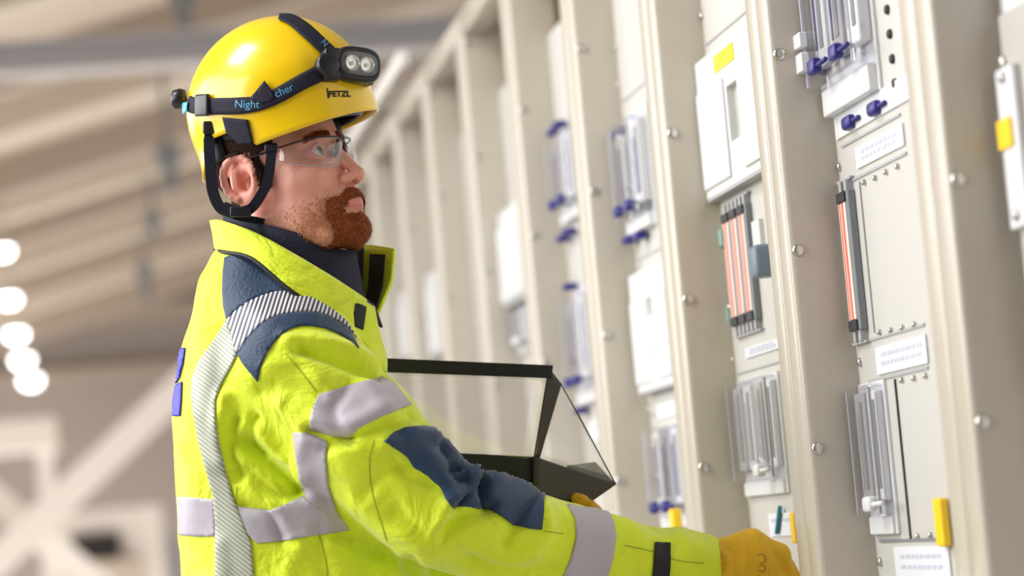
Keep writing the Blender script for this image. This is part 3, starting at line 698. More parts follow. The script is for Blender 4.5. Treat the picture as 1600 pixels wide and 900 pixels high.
# skin colour: redder ears, cheeks, nose, forehead; ginger stubble on jaw; lips
c0 = np.array([.86, .43, .335]); col = np.tile(c0, (len(V), 1))
def blend(w_, c): 
    global col; w_ = np.clip(w_, 0, 1)[:, None]; col = col * (1 - w_) + np.array(c) * w_
def blob(c, r, p=1): A = Q.copy(); A[:, 1] = np.abs(A[:, 1]); return np.exp(-(((A - np.array(c)) / np.array(r)) ** 2).sum(1) * p)
nz = rng.random(len(V)); 
blend(.65 * blob((75, 50, -52), (40, 30, 32)), (.80, .32, .24)); blend(.8 * blob((-15, 98, -25), (38, 16, 42)), (.78, .26, .20))
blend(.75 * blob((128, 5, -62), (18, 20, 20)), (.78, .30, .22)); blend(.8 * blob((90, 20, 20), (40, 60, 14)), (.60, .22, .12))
st = np.clip(1 - np.abs(Q[:, 2] + 128 - (Q[:, 0] - 40) * .15) / 52, 0, 1) * np.clip((Q[:, 0] + 25) / 30, 0, 1)
blend(.75 * st * (.5 + .5 * nz), (.60, .25, .11))
blend(.95 * ((Q[:, 0] > 84) & (np.abs(Q[:, 1]) < 30) & (np.abs(Q[:, 2] + 108.5) < 8.5 * (1 - (np.abs(Q[:, 1]) / 31) ** 2) + .5)), (.74, .25, .21))
me = body.data; ca = me.color_attributes.new('skin_tone', 'FLOAT_COLOR', 'POINT'); ca.data.foreach_set('color', np.hstack([col, np.ones((len(V), 1))]).ravel())
nt = MT['skin'].node_tree; at = nt.nodes.new('ShaderNodeAttribute'); at.attribute_name = 'skin_tone'; nt.links.new(at.outputs['Color'], nt.nodes['Principled BSDF'].inputs['Base Color'])
HB = caster(V, F); HV, HF, HN, HQ = V, F, N, Q

# eyes
for s in (1, -1):
    m = MB(); c = np.array([84.5, 32 * s, -13.5]); Vs = []; Fs = []; n1, n2 = 20, 12; r_ = 15.5
    look = np.array([.97, -.10, .06]); look /= np.linalg.norm(look); b1 = np.cross(look, [0, 0, 1]); b1 /= np.linalg.norm(b1); b2 = np.cross(b1, look)
    def ball(a0, a1, rr, name, mt, par):
        Vs = []; Fs = []
        for i in range(9):
            a = a0 + (a1 - a0) * i / 8
            for k in range(24):
                p = c + rr * (look * math.cos(a) + (b1 * math.cos(k * math.pi / 12) + b2 * math.sin(k * math.pi / 12)) * math.sin(a)); Vs.append(H(*p))
        for i in range(8):
            for k in range(24): Fs.append((i * 24 + k, i * 24 + (k + 1) % 24, (i + 1) * 24 + (k + 1) % 24, (i + 1) * 24 + k))
        return mesh(name, to_world(Vs), Fs, mt, par)
    ey = ball(.0, 3.1, r_, 'eye', MT['sclera'], person)
    ball(.0, .47, r_ + .5, 'iris', MT['iris'], ey); ball(.0, .2, r_ + .8, 'pupil', MT['blackpl'], ey)
# hair shell at temples, back of head and eyebrows
def shell(name, mask, off, mt, par, tri=False):
    keep = mask[HF].min(axis=1) > 0; Fk = HF[keep]; used = np.unique(Fk); mp = -np.ones(len(HV), int); mp[used] = np.arange(len(used))
    Vn = HV[used] + HN[used] * (off * np.clip(mask[used] * 3, 0, 1))[:, None]
    return mesh(name, to_world(Vn), mp[Fk], mt, par)
absR = np.abs(HQ[:, 1])
q0, q1, q2 = HQ[:, 0], absR, HQ[:, 2]
hline = np.where(q0 > -2, 2 + (q0 + 2) * .25, np.where(q0 > -48, 14, -62))
isear = (absR > 86) & (q0 > -56) & (q0 < 14) & (q2 < 16)
hm = np.where(q0 < 52, np.clip((q2 - hline) / 6, -1, 1), -1); hm = np.where(isear, -1, hm)
sb = np.where((q2 > -42) & (q2 < 14), np.clip(np.minimum((q0 - 3) / 4, (22 - q0) / 6), -1, 1), -1); hm = np.where((q1 > 50) & ~isear, np.maximum(hm, sb), hm)
hair = shell('hair', hm, 3.0, MT['hairm'], person)
def strands(name, Pm, n_, dirf, ln, wd, mt, par, lift=.35, jit=.35):
    idx = rng.choice(len(HV), n_, p=Pm / Pm.sum()); base = HV[idx] + rng.normal(0, .7, (n_, 3)); nn = HN[idx]
    dr = dirf(HQ[idx]); dr = dr @ MH; dr = dr - (dr * nn).sum(1)[:, None] * nn; dr /= np.maximum(np.linalg.norm(dr, axis=1), 1e-6)[:, None]
    dr = dr + nn * lift + rng.normal(0, jit, (n_, 3)); dr /= np.linalg.norm(dr, axis=1)[:, None]
    sd = np.cross(dr, nn); sd /= np.maximum(np.linalg.norm(sd, axis=1), 1e-6)[:, None]; L_ = ln * (.5 + rng.random(n_))[:, None]
    tip2 = base + dr * L_ * .55 + nn * .3; tip = base + dr * L_ - nn * L_ * .12
    Vs = np.stack([base - sd * wd, base + sd * wd, tip2 + sd * wd * .7, tip2 - sd * wd * .7, tip], 1).reshape(-1, 3); k = np.arange(n_) * 5
    Fs = [(a, a + 1, a + 2, a + 3) for a in k] + [(a + 3, a + 2, a + 4) for a in k]
    return mesh(name, to_world(Vs), Fs, mt, par, smooth=False)
# beard: moustache + chin
lipm = (q2 > -120) & (q2 < -99) & (q1 < 22)
mo = np.clip(1 - np.abs(q2 + 90 + np.clip(q1 - 10, 0, 99) * .55) / 13, 0, 1) * (q0 > 78) * (q1 < 46)
chin = np.clip((-q2 - 119) / 7, 0, 1) * np.clip((q0 - 48) / 22, 0, 1) * np.clip((47 - q1) / 9, 0, 1)
side_ = np.clip(1 - np.abs(q1 - 36) / 12, 0, 1) * np.clip((-q2 - 88) / 10, 0, 1) * (q0 > 62)
lipz = (q0 > 80) & (q1 < 30) & (np.abs(q2 + 108.5) < 8.5 * (1 - (q1 / 31) ** 2) + 1)
bm_ = np.maximum(np.maximum(mo, chin), side_) * np.where(lipz, 0, 1) * np.where((q2 > -78), 0, 1)
beard = shell('beard', bm_ - .12, 3.2, MT['beard'], person)
down = lambda q: np.stack([np.where(q[:, 2] > -100, -.2, .15), np.sign(q[:, 1]) * np.where(q[:, 2] > -100, 1.6, .25), -np.ones(len(q))], 1)
edge_ok = (~lipz) & ~((q1 < 24) & (q2 > -106) & (q2 < -97) & (q0 > 90))
strands('beard_hair', np.clip(bm_, 0, 1) * edge_ok + 1e-12, 8500, down, 7.0, .5, MT['beard'], beard)
MT['gold'] = mat('light_ginger', (0.50, 0.17, 0.05), 0.6)
strands('beard_highlight', (np.clip(bm_, 0, 1) + .30 * st * (HQ[:, 0] > 40) * (q2 > -165) * (q2 < -84)) * edge_ok + 1e-12, 7500, down, 7.0, .4, MT['gold'], beard)
MT['stub'] = mat('ginger_stubble', (0.50, 0.22, 0.09), 0.6)
stm = st * (HQ[:, 0] < 104) * (q1 > 20) * (HQ[:, 0] > -8) * (q2 > -160)
strands('stubble', np.clip(stm, 0, 1) ** 1.2 + 1e-9, 5200, down, 3.8, .34, MT['stub'], beard)
brow = np.clip(1 - np.abs(q2 - (11 - np.clip(q1 - 30, 0, 99) * .28)) / 5.5, 0, 1) * (q1 > 9) * (q1 < 55) * (q0 > 70)
eb = shell('eyebrow', brow - .3, 1.5, MT['beard'], person)
strands('eyebrow_hair', brow + 1e-9, 900, lambda q: np.stack([np.full(len(q), -.1), np.sign(q[:, 1]), np.full(len(q), .3)], 1), 7, .45, MT['beard'], eb)
strands('hair_strands', np.clip(hm, 0, 1) * (q2 < 40) + 1e-9, 4500, lambda q: np.stack([np.full(len(q), -.6), 0 * q[:, 0], -np.ones(len(q))], 1), 11, .5, MT['hairm'], hair)

# ---------------- jacket
TY = np.array([360, 400, 440, 490, 560, 640, 770, 900, 1060, 1200], float)
TL = np.array([360, 330, 314, 300, 284, 271, 276, 286, 300, 305], float)
TR = np.array([480, 488, 528, 584, 604, 608, 625, 672, 700, 705], float)
TH = np.array([70, 105, 140, 175, 188, 190, 190, 198, 205, 208], float)
SH = (455, 565, 120); AJ = [(455, 568, 118, 102), (560, 682, 150, 95), (668, 792, 140, 86), (786, 836, 90, 80), (930, 868, 10, 66), (1060, 890, -55, 60), (1112, 893, -80, 58)]
BJ = [(470, 560, -150, 92), (560, 720, -185, 84), (670, 868, -170, 76), (760, 880, -140, 62), (850, 860, -120, 52)]
def torso(P):
    y = 450 - P[..., 1]; xl = np.interp(y, TY, TL); xr = np.interp(y, TY, TR); b = np.interp(y, TY, TH); cx = (xl + xr) / 2 - 800; a = (xr - xl) / 2
    q = ((np.abs(P[..., 0] - cx) / a) ** 2.4 + (np.abs(P[..., 2] + 10) / b) ** 2.2) ** (1 / 2.3)
    return ((q - 1) * np.minimum(a, b) * .9).astype(np.float32)
def jacket_sdf(P):
    y = 450 - P[..., 1]
    d = smax(torso(P), (y - 1195).astype(np.float32), 10); d = smax(d, (352 - y).astype(np.float32) + (P[..., 0] + 450).astype(np.float32) * .0, 14)
    d = smin(d, capsule(P, Lp(412, 470, 60), Lp(455, 560, 110), 52, 84), 40)
    for (a, b) in zip(AJ[:-1], AJ[1:]): d = smin(d, capsule(P, Lp(*a[:3]), Lp(*b[:3]), a[3], b[3]), 14)
    for (a, b) in zip(BJ[:-1], BJ[1:]): d = smin(d, capsule(P, Lp(*a[:3]), Lp(*b[:3]), a[3], b[3]), 18)
    # open neck and cuff
    d = smax(d, -capsule(P, Lp(450, 400, -10), Lp(545, 425, -10), 60, 44), 8)
    d = smax(d, -capsule(P, Lp(430, 300, -5), Lp(440, 440, -10), 84, 60), 10)
    cN = Lp(1112, 890, -80) - Lp(1060, 888, -55); cN /= np.linalg.norm(cN)
    d = smax(d, ((P - Lp(1112, 888, -80).astype(np.float32)) @ cN.astype(np.float32)), 3)
    d = smax(d, -capsule(P, Lp(1090, 892, -70), Lp(1180, 898, -110), 50, 52), 3)
    return d
V, F = surfnet(jacket_sdf, (-560, -760, -300), (330, 110, 290), 4.5)
V = relax(V, F, 2, .45); N = vnormals(V, F)
px, py = pxof(V); fw = np.clip(N[:, 2] * 1.6 + .55, 0, 1)
# folds in the cloth: (path, depth, half width); negative = valley
FOLDS = [
 ([(378, 690), (420, 725), (466, 764)], -17, 13), ([(366, 655), (356, 700), (372, 745)], -10, 9), ([(400, 668), (440, 712), (478, 742)], 9, 12), ([(352, 620), (345, 670), (352, 720)], 9, 12),
 ([(385, 735), (430, 772), (470, 770)], -9, 9), ([(398, 655), (392, 690), (410, 710)], -9, 8), ([(440, 630), (478, 672), (470, 720), (490, 770)], 8, 12),
 ([(470, 545), (530, 562), (594, 586)], -12, 10), ([(450, 530), (520, 540), (585, 566)], 9, 12), ([(420, 575), (470, 562), (500, 590)], 5, 12), ([(408, 610), (450, 600), (500, 615)], -5, 11),
 ([(484, 672), (520, 682), (548, 688)], -11, 8), ([(508, 700), (530, 690), (600, 668), (640, 650)], -6, 10), ([(490, 655), (540, 665), (600, 640)], 6, 14),
 ([(600, 690), (650, 700), (690, 745), (700, 780)], 8, 13), ([(640, 680), (690, 690), (702, 720)], 11, 11), ([(688, 690), (705, 722), (738, 724)], -14, 8), ([(705, 735), (730, 760), (715, 790)], -10, 9),
 ([(742, 722), (738, 750), (712, 778)], 13, 8), ([(756, 742), (758, 775), (770, 790)], -12, 8), ([(775, 748), (800, 742), (840, 760)], 8, 12), ([(760, 800), (722, 812), (690, 838)], -12, 11),
 ([(700, 790), (690, 812), (684, 842)], 8, 12), ([(640, 730), (600, 740), (570, 770)], -5, 12), ([(838, 775), (800, 830), (790, 850)], -7, 10), ([(850, 790), (856, 830), (832, 866)], 7, 11),
 ([(690, 760), (640, 745), (610, 715)], -6, 10), ([(620, 800), (680, 850), (740, 880)], -5, 12), ([(560, 780), (620, 830), (700, 862)], 6, 16),
 ([(600, 872), (560, 850), (530, 836)], -10, 12), ([(380, 790), (420, 800), (440, 840)], -6, 8), ([(420, 790), (450, 830), (470, 860)], 4, 10), ([(500, 830), (500, 870), (512, 900)], -4, 12),
 ([(470, 850), (455, 880), (450, 910)], 4, 14), ([(330, 560), (318, 640), (330, 720)], 4, 16), ([(290, 700), (300, 760), (296, 840)], 4, 18), ([(345, 850), (350, 900), (348, 960)], 4, 12),
 ([(980, 812), (1000, 840), (1010, 880)], 5, 12), ([(1010, 815), (1035, 830), (1040, 860)], -4, 10), ([(1060, 830), (1070, 860), (1062, 900)], 4, 12), ([(900, 800), (905, 850), (890, 890)], 3, 14),
 ([(740, 880), (800, 895), (860, 890)], -5, 10), ([(440, 430), (500, 470), (560, 520)], 3, 16), ([(325, 440), (318, 500), (300, 560)], 4, 16), ([(575, 600), (600, 640), (640, 665)], 5, 14),
 ([(545, 600), (520, 640), (530, 670)], -4, 12), ([(640, 880), (660, 920), (670, 980)], -7, 12), ([(600, 880), (612, 940), (620, 980)], 6, 14)]
disp = np.zeros(len(V))
for pts, a, w_ in FOLDS:
    sp = spline(pts, 5); disp += a * (1.65 if a < 0 else 1.25) * np.exp(-(polydist(px, py, [tuple(q) for q in sp]) / w_) ** 2)
disp *= fw
ph = V @ np.array([[.021, .013, .017], [.008, .03, -.015], [-.017, .011, .027]]).T
disp += 2.2 * np.sin(ph[:, 0] * 1.7 + 1.3 * np.sin(ph[:, 1])) * np.sin(ph[:, 2] * 1.3 + 1.1 * np.sin(ph[:, 0] * .8))
# creases round the far and hidden side of the sleeves too
V = V + N * disp[:, None]
V = relax(V, F, 1, .3)
jacket = mesh('jacket', to_world(V), F, MT['hiviz'], person)
JB = caster(V, F)
JV, JF = V, F
def jd(name, poly, m, off=1.8, step=5.0, sm=False, th=1.6): return part_drape(name, JB, poly, m, jacket, off, step, th, sm)
ARC_T = [(355, 500), (372, 484), (390, 472), (410, 463), (430, 457), (450, 456), (467, 459), (485, 466), (503, 475), (522, 487), (537, 500), (547, 513), (556, 530)]
ARC_M = [(546, 515), (530, 503), (512, 494), (495, 489), (478, 488), (462, 489), (442, 492), (425, 497), (411, 505), (400, 515), (388, 528), (380, 540), (372, 553)]
jd('shoulder_panel', [(352, 404), (368, 397), (385, 399), (405, 409), (430, 427), (450, 441), (467, 452)] + [(467, 459)] + ARC_T[:6][::-1] + [(350, 480), (348, 455), (349, 425)], MT['navyf'])
hs = jd('hatched_tape', ARC_T + ARC_M, MT['hatch'], off=2.4, step=4)
jd('shoulder_panel', ARC_M[::-1] + [(560, 545), (548, 533), (526, 521), (508, 514), (487, 510), (470, 510), (455, 514), (440, 523), (428, 536), (417, 552), (408, 574), (403, 596), (390, 580), (380, 568)], MT['navyf'])
jd('hatched_tape', [(355, 500), (344, 520), (330, 540), (314, 562), (303, 590), (301, 615), (305, 650), (312, 690), (322, 730), (334, 775), (338, 820), (338, 880), (338, 960), (398, 960), (397, 895), (393, 850), (380, 815), (366, 780),
    (354, 740), (344, 700), (338, 660), (338, 625), (348, 598), (362, 574), (372, 553), (366, 530), (360, 512)], MT['hatchl'], off=2.4)
jd('reflective_band', [(498, 616), (545, 602), (598, 590), (616, 600), (642, 633), (600, 648), (560, 668), (546, 684), (515, 682), (482, 671), (488, 640)], MT['tape'])
jd('reflective_band', [(459, 675), (478, 676), (512, 690), (510, 720), (514, 760), (527, 800), (546, 828), (535, 826), (500, 800), (478, 776), (467, 745), (463, 710)], MT['tape'])
jd('reflective_band', [(366, 790), (400, 796), (424, 796), (450, 787), (474, 776), (500, 795), (525, 815), (546, 827), (510, 834), (474, 840), (440, 846), (402, 849), (388, 835), (376, 815)], MT['tape'])
jd('reflective_band', [(279, 776), (300, 777), (337, 780), (338, 838), (310, 838), (281, 836)], MT['tape'])
jd('elbow_patch', [(600, 690), (614, 678), (632, 670), (660, 668), (684, 672), (696, 684), (704, 696), (712, 706), (726, 712), (740, 712), (754, 720), (760, 732), (770, 736), (785, 738), (805, 742), (830, 750), (852, 766), (849, 800), (846, 828),
    (824, 826), (800, 820), (782, 806), (762, 796), (735, 791), (707, 793), (697, 780), (686, 758), (668, 742), (648, 731), (636, 714), (622, 702)], MT['navyf'], off=2.8, th=2.4, step=3)
jd('reflective_band', [(886, 789), (915, 794), (948, 797), (958, 815), (962, 838), (958, 870), (948, 905), (942, 930), (870, 930), (880, 900), (892, 870), (900, 838), (898, 812)], MT['tape'])
jd('cuff_tab', [(1022, 848), (1048, 850), (1045, 905), (1018, 905)], MT['black'], off=3)
# blue lettering on the back edge
for poly in ([(279, 545), (291, 544), (288, 566), (282, 590), (276, 600), (274, 575)], [(276, 602), (286, 596), (285, 625), (283, 650), (271, 650), (272, 625)]):
    jd('printed_letter', poly, MT['blue'], off=2.2, step=3)
# seams
for pts in ([(585, 688), (578, 720), (582, 770), (600, 830), (604, 845)], [(512, 614), (540, 645), (548, 668)], [(446, 552), (470, 580), (495, 612)], [(370, 760), (370, 790), (384, 826)], [(492, 780), (498, 830), (510, 880), (512, 930)], [(975, 852), (1020, 862), (1060, 876), (1100, 880)], [(850, 830), (880, 834)]):
    Vr, Fr = ribbon(JB, pts, 1.8, off=.8); mesh('seam', to_world(Vr), Fr, mat('seam_thread', (0.42, 0.50, 0.02), .7) if 'seamm' not in MT else MT['seamm'], jacket); MT.setdefault('seamm', bpy.data.materials['seam_thread'])
# collar: stand-up yellow outside, dark lining inside
def sheet(name, rows, m, par, th=5, nn=8, off=0):
    G = [spline(r, nn) for r in rows]; G = np.array(G); K = 6; out = []
    for a, b in zip(G[:-1], G[1:]):
        for k in range(K): out.append(a + (b - a) * k / K)
    out.append(G[-1]); G = np.array(out); nr, nc = G.shape[:2]
    Fq = [(i * nc + j, i * nc + j + 1, (i + 1) * nc + j + 1, (i + 1) * nc + j) for i in range(nr - 1) for j in range(nc - 1)]
    return mesh(name, to_world(G.reshape(-1, 3)), Fq, m, par, solid=th / S, offset=off)
top = [Lp(*q) for q in ((400, 352, -95), (350, 344, -60), (330, 344, -5), (348, 345, 55), (395, 362, 104), (450, 392, 122), (510, 428, 118), (556, 458, 96), (578, 474, 72))]
mid = [Lp(*q) for q in ((400, 375, -108), (350, 362, -70), (334, 362, -5), (350, 366, 62), (395, 382, 114), (450, 420, 136), (515, 462, 134), (562, 494, 110), (586, 512, 84))]
bot = [Lp(*q) for q in ((400, 400, -115), (358, 392, -80), (338, 388, -5), (352, 392, 70), (395, 402, 122), (450, 448, 150), (515, 498, 146), (570, 540, 122), (600, 578, 92))]
sheet('collar', [top, mid, bot], MT['hiviz'], jacket, 6)
ins = [[p + np.array([6, -3, 0]) * (1) + (np.array([0, 0, -7]) if p[2] > 30 else 0) for p in top], [p + np.array([10, 0, -16 if p[2] > 30 else 10]) for p in mid]]
sheet('collar_lining', ins, MT['lining'], jacket, 4)
# far side of the collar: front flap with black closure
fl_t = [Lp(*q) for q in ((480, 400, -100), (530, 392, -82), (570, 383, -50), (596, 385, -30), (617, 389, -12))]
fl_m = [Lp(*q) for q in ((490, 440, -100), (535, 430, -80), (572, 430, -50), (596, 438, -28), (612, 440, -8))]
fl_b = [Lp(*q) for q in ((500, 500, -90), (545, 500, -66), (572, 500, -36), (584, 498, -20), (590, 492, -4))]
sheet('collar_flap', [fl_t, fl_m, fl_b], MT['hiviz'], jacket, 5)
e = np.array([0, 0, 6])
sheet('collar_lining', [[Lp(480, 402, -90), Lp(530, 394, -70), Lp(568, 386, -40)], [Lp(490, 450, -88), Lp(535, 448, -66), Lp(566, 446, -36)], [Lp(500, 505, -78), Lp(540, 510, -56), Lp(562, 500, -28)]], MT['lining'], jacket, 3)
sheet('closure_patch', [[Lp(578, 397, -36) + e, Lp(590, 397, -28) + e, Lp(602, 398, -20) + e], [Lp(576, 440, -38) + e, Lp(588, 442, -28) + e, Lp(598, 444, -18) + e], [Lp(572, 476, -30) + e, Lp(580, 482, -24) + e, Lp(587, 484, -14) + e]], MT['black'], jacket, 2)
# inner collar standing round the neck
it = [Lp(*q) for q in ((372, 338, -70), (352, 338, -10), (372, 341, 60), (420, 352, 92), (475, 368, 96), (520, 388, 78), (548, 392, 40), (552, 390, 5))]
ib = [Lp(*q) for q in ((380, 400, -80), (356, 395, -10), (380, 400, 70), (428, 430, 104), (480, 460, 112), (530, 486, 100), (568, 505, 60), (575, 505, 5))]
sheet('inner_collar', [it, ib], MT['lining'], jacket, 8)
Vt, Ft = tube_l([Lp(*q) for q in ((336, 389, -6), (350, 394, 72), (393, 404, 124), (448, 450, 152), (470, 464, 152))], 3.2); mesh('collar_piping', to_world(Vt), Ft, MT['black'], jacket)
# front placket below the collar
pk_t = [Lp(*q) for q in ((545, 468, 108), (565, 470, 98), (584, 480, 78))]; pk_b = [Lp(*q) for q in ((548, 540, 138), (580, 560, 120), (602, 582, 96))]
sheet('placket', [pk_t, pk_b], MT['hiviz'], jacket, 5)
sheet('closure_patch', [[Lp(556, 474, 112), Lp(564, 476, 108), Lp(572, 480, 102)], [Lp(547, 508, 130), Lp(556, 512, 126), Lp(567, 516, 118)]], MT['black'], jacket, 3)

# ---------------- trousers and boots down to the floor (below the photo's lower edge)
legs = []
for s in (1, -1):
    top_ = Lp(480, 1120, 85 * s); fl = to_world(top_)[0]; foot = to_local(np.array([fl[0] + .02, fl[1] + .02 * s, .10]))[0]; knee = (top_ + foot) / 2 + np.array([18, 0, 6])
    legs.append((top_, knee, foot))
def trouser_sdf(P):
    d = None
    for t_, k_, f_ in legs:
        q = smin(capsule(P, t_, k_, 105, 78), capsule(P, k_, f_, 78, 62), 15); d = q if d is None else smin(d, q, 20)
    return d
fy = min(l[2][1] for l in legs); V, F = surfnet(trouser_sdf, (legs[0][0][0] - 190, fy - 20, -330), (legs[0][0][0] + 260, -640, 330), 9.0)
W_ = to_world(V); W_[:, 2] = np.maximum(W_[:, 2], .07); mesh('trousers', W_, F, MT['trouser'], person)
for t_, k_, f_ in legs:
    fw_ = to_world(f_)[0]; fw_[2] = 0
    def boot_sdf(P):
        d = capsule(P, np.array([fw_[0] - .05, fw_[1], .055]), np.array([fw_[0] + .13, fw_[1], .045]), .052, .046)
        d = smin(d, capsule(P, np.array([fw_[0] - .04, fw_[1], .06]), np.array([fw_[0] - .02, fw_[1], .17]), .05, .055), .03)
        return smax(d, -(P[..., 2] - .0).astype(np.float32) + .0, .01)
    Vb, Fb = surfnet(boot_sdf, (fw_[0] - .15, fw_[1] - .1, -.02), (fw_[0] + .22, fw_[1] + .1, .26), .008)
    mesh('boot', Vb, Fb, MT['blackpl'], person)

# ---------------- gloves
def hand_sdf(wrist, palm, fingers, thumb, rp, rf):
    def f(P):
        d = capsule(P, Lp(*wrist), Lp(*palm), rp[0], rp[1])
        for fg in fingers:
            g = None
            for (a, b) in zip(fg[:-1], fg[1:]):
                q = capsule(P, Lp(*a), Lp(*b), rf, rf * .9); g = q if g is None else smin(g, q, 4)
            d = smin(d, g, 9)
        g = None
        for (a, b) in zip(thumb[:-1], thumb[1:]):
            q = capsule(P, Lp(*a), Lp(*b), rf * 1.2, rf * 1.05); g = q if g is None else smin(g, q, 4)
        return smin(d, g, 12)
    return f
# right glove: back of the hand up, fingers bent down at the equipment
rfing = [[(1192, 872, -118), (1226, 884, -132), (1244, 912, -142), (1246, 945, -148)],
         [(1190, 882, -96), (1224, 893, -108), (1243, 925, -120), (1244, 960, -128)],
         [(1184, 896, -76), (1216, 910, -86), (1234, 942, -98), (1234, 974, -108)],
         [(1174, 912, -60), (1202, 930, -68), (1218, 958, -78), (1218, 982, -88)]]
rthumb = [(1150, 880, -120), (1186, 898, -146), (1214, 925, -158)]
hs_ = hand_sdf((1100, 900, -76), (1178, 886, -98), rfing, rthumb, (50, 44), 16)
def rg(P):
    d = hs_(P); d = smin(d, capsule(P, Lp(1130, 868, -86), Lp(1172, 856, -98), 26, 30), 16)
    return smin(d, capsule(P, Lp(1175, 860, -98), Lp(1215, 868, -108), 26, 22), 14)
V, F = surfnet(rg, (Lp(1060, 0, 0)[0], -560, -200), (Lp(1290, 0, 0)[0] + 20, -360, 0), 2.6); V = relax(V, F, 1, .4); N = vnormals(V, F); px, py = pxof(V)
dd = np.zeros(len(V))
for pts, a, w_ in ([((1180, 826), (1190, 860), (1200, 900)), 5, 8], [((1205, 838), (1215, 870), (1235, 900)), -4, 6], [((1130, 850), (1150, 870), (1150, 900)), -3, 6], [((1120, 862), (1128, 880), (1124, 905)), -4, 6], [((1150, 838), (1162, 858), (1165, 890)), 3, 7]):
    dd += a * np.exp(-(polydist(px, py, pts) / w_) ** 2)
V = V + N * (dd * np.clip(N[:, 2] + .3, 0, 1))[:, None]
gl = mesh('glove', to_world(V), F, MT['leather'], person); GB = caster(V, F)
MT['gmark'] = mat('glove_print', (.42, .22, .03), .6)
for pts in ([(1185, 868), (1190, 866), (1196, 871), (1194, 878), (1187, 880)], [(1186, 884), (1192, 883), (1196, 888), (1192, 893), (1185, 891)]):
    Vr, Fr = ribbon(GB, pts, 1.8, off=.8); mesh('stamped_mark', to_world(Vr), Fr, MT['gmark'], gl)
# left glove: fingers hooked over the lower edge of the map case
lf = [[(888, 826, -134), (903, 806, -128), (905, 786, -112), (900, 778, -98)], [(898, 830, -128), (915, 808, -118), (917, 790, -104), (911, 781, -92)],
      [(906, 838, -120), (928, 816, -110), (931, 798, -98), (924, 790, -86)], [(910, 848, -112), (936, 830, -104), (941, 812, -94), (936, 804, -84)]]
lt = [(872, 836, -120), (884, 812, -100), (894, 800, -88)]
V, F = surfnet(hand_sdf((846, 862, -120), (888, 842, -126), lf, lt, (40, 34), 9.5), (Lp(790, 0, 0)[0], -480, -220), (Lp(970, 0, 0)[0] + 10, -300, -10), 2.4)
MT['leatherd'] = mat('brown_yellow_leather', (0.72, 0.38, 0.02), 0.6, bump=0.5, bscale=160, var=0.35, vscale=60)  # browner, more mottled leather for the left glove
tag(mesh('glove', to_world(V), F, MT['leatherd'], person), 'brownish yellow leather glove')

# ---------------- map case held in the left hand
mc = empty('map_case', tuple(to_world(Lp(790, 740, -80))[0]), 'clear document case with black fabric edges held behind the outstretched sleeve', 'case')
def quad(name, pts, m, th=2.5, par=None, n_=10, sag=0.0):
    a, b, c, d = [Lp(*q) for q in pts]; V = []; F = []
    for i in range(n_ + 1):
        for j in range(n_ + 1):
            u, v = j / n_, i / n_; p = (a * (1 - u) + b * u) * (1 - v) + (d * (1 - u) + c * u) * v
            p = p + np.array([0, 0, sag * math.sin(math.pi * u) * math.sin(math.pi * v) + .12 * sag * math.sin(9 * u + 5 * v)]); V.append(p)
    for i in range(n_):
        for j in range(n_): k = i * (n_ + 1) + j; F.append((k, k + 1, k + n_ + 2, k + n_ + 1))
    return mesh(name, to_world(V), F, m, par or mc, solid=th / S, offset=0)
quad('top_edge', [(560, 558, -92), (864, 571, -92), (862, 591, -90), (560, 580, -90)], MT['black'], 5)
quad('clear_window', [(560, 578, -92), (858, 589, -92), (836, 722, -88), (560, 704, -88)], MT['film'], 1, sag=6)
quad('lower_edge', [(560, 700, -90), (836, 714, -90), (834, 764, -84), (560, 746, -84)], MT['black'], 5)
quad('side_edge', [(857, 574, -91), (877, 600, -100), (842, 718, -94), (834, 716, -88)], MT['flap'], 3)
quad('clear_gusset', [(876, 600, -100), (877, 601, -100), (960, 757, -150), (838, 716, -92)], MT['film'], 1)
quad('base_flap', [(834, 713, -84), (962, 757, -140), (918, 788, -112), (833, 776, -76)], MT['flap'], 4)
quad('base_flap', [(833, 774, -76), (920, 786, -112), (880, 800, -100), (834, 792, -76)], MT['flap'], 4)
quad('mesh_corner', [(885, 728, -112), (930, 722, -150), (962, 757, -142), (890, 733, -110)], mat('grey_mesh_fabric', (.16, .155, .15), .6), 1.5)
Vt, Ft = tube_l([Lp(875, 598, -100), Lp(910, 660, -120), Lp(962, 757, -142)], 1.2, sp=False); mesh('edge_wire', to_world(Vt), Ft, MT['flap'], mc)
V_, F_ = [], []
quad('paper', [(640, 744, -97), (836, 753, -97), (834, 764, -95), (640, 756, -95)], MT['card'], 1)

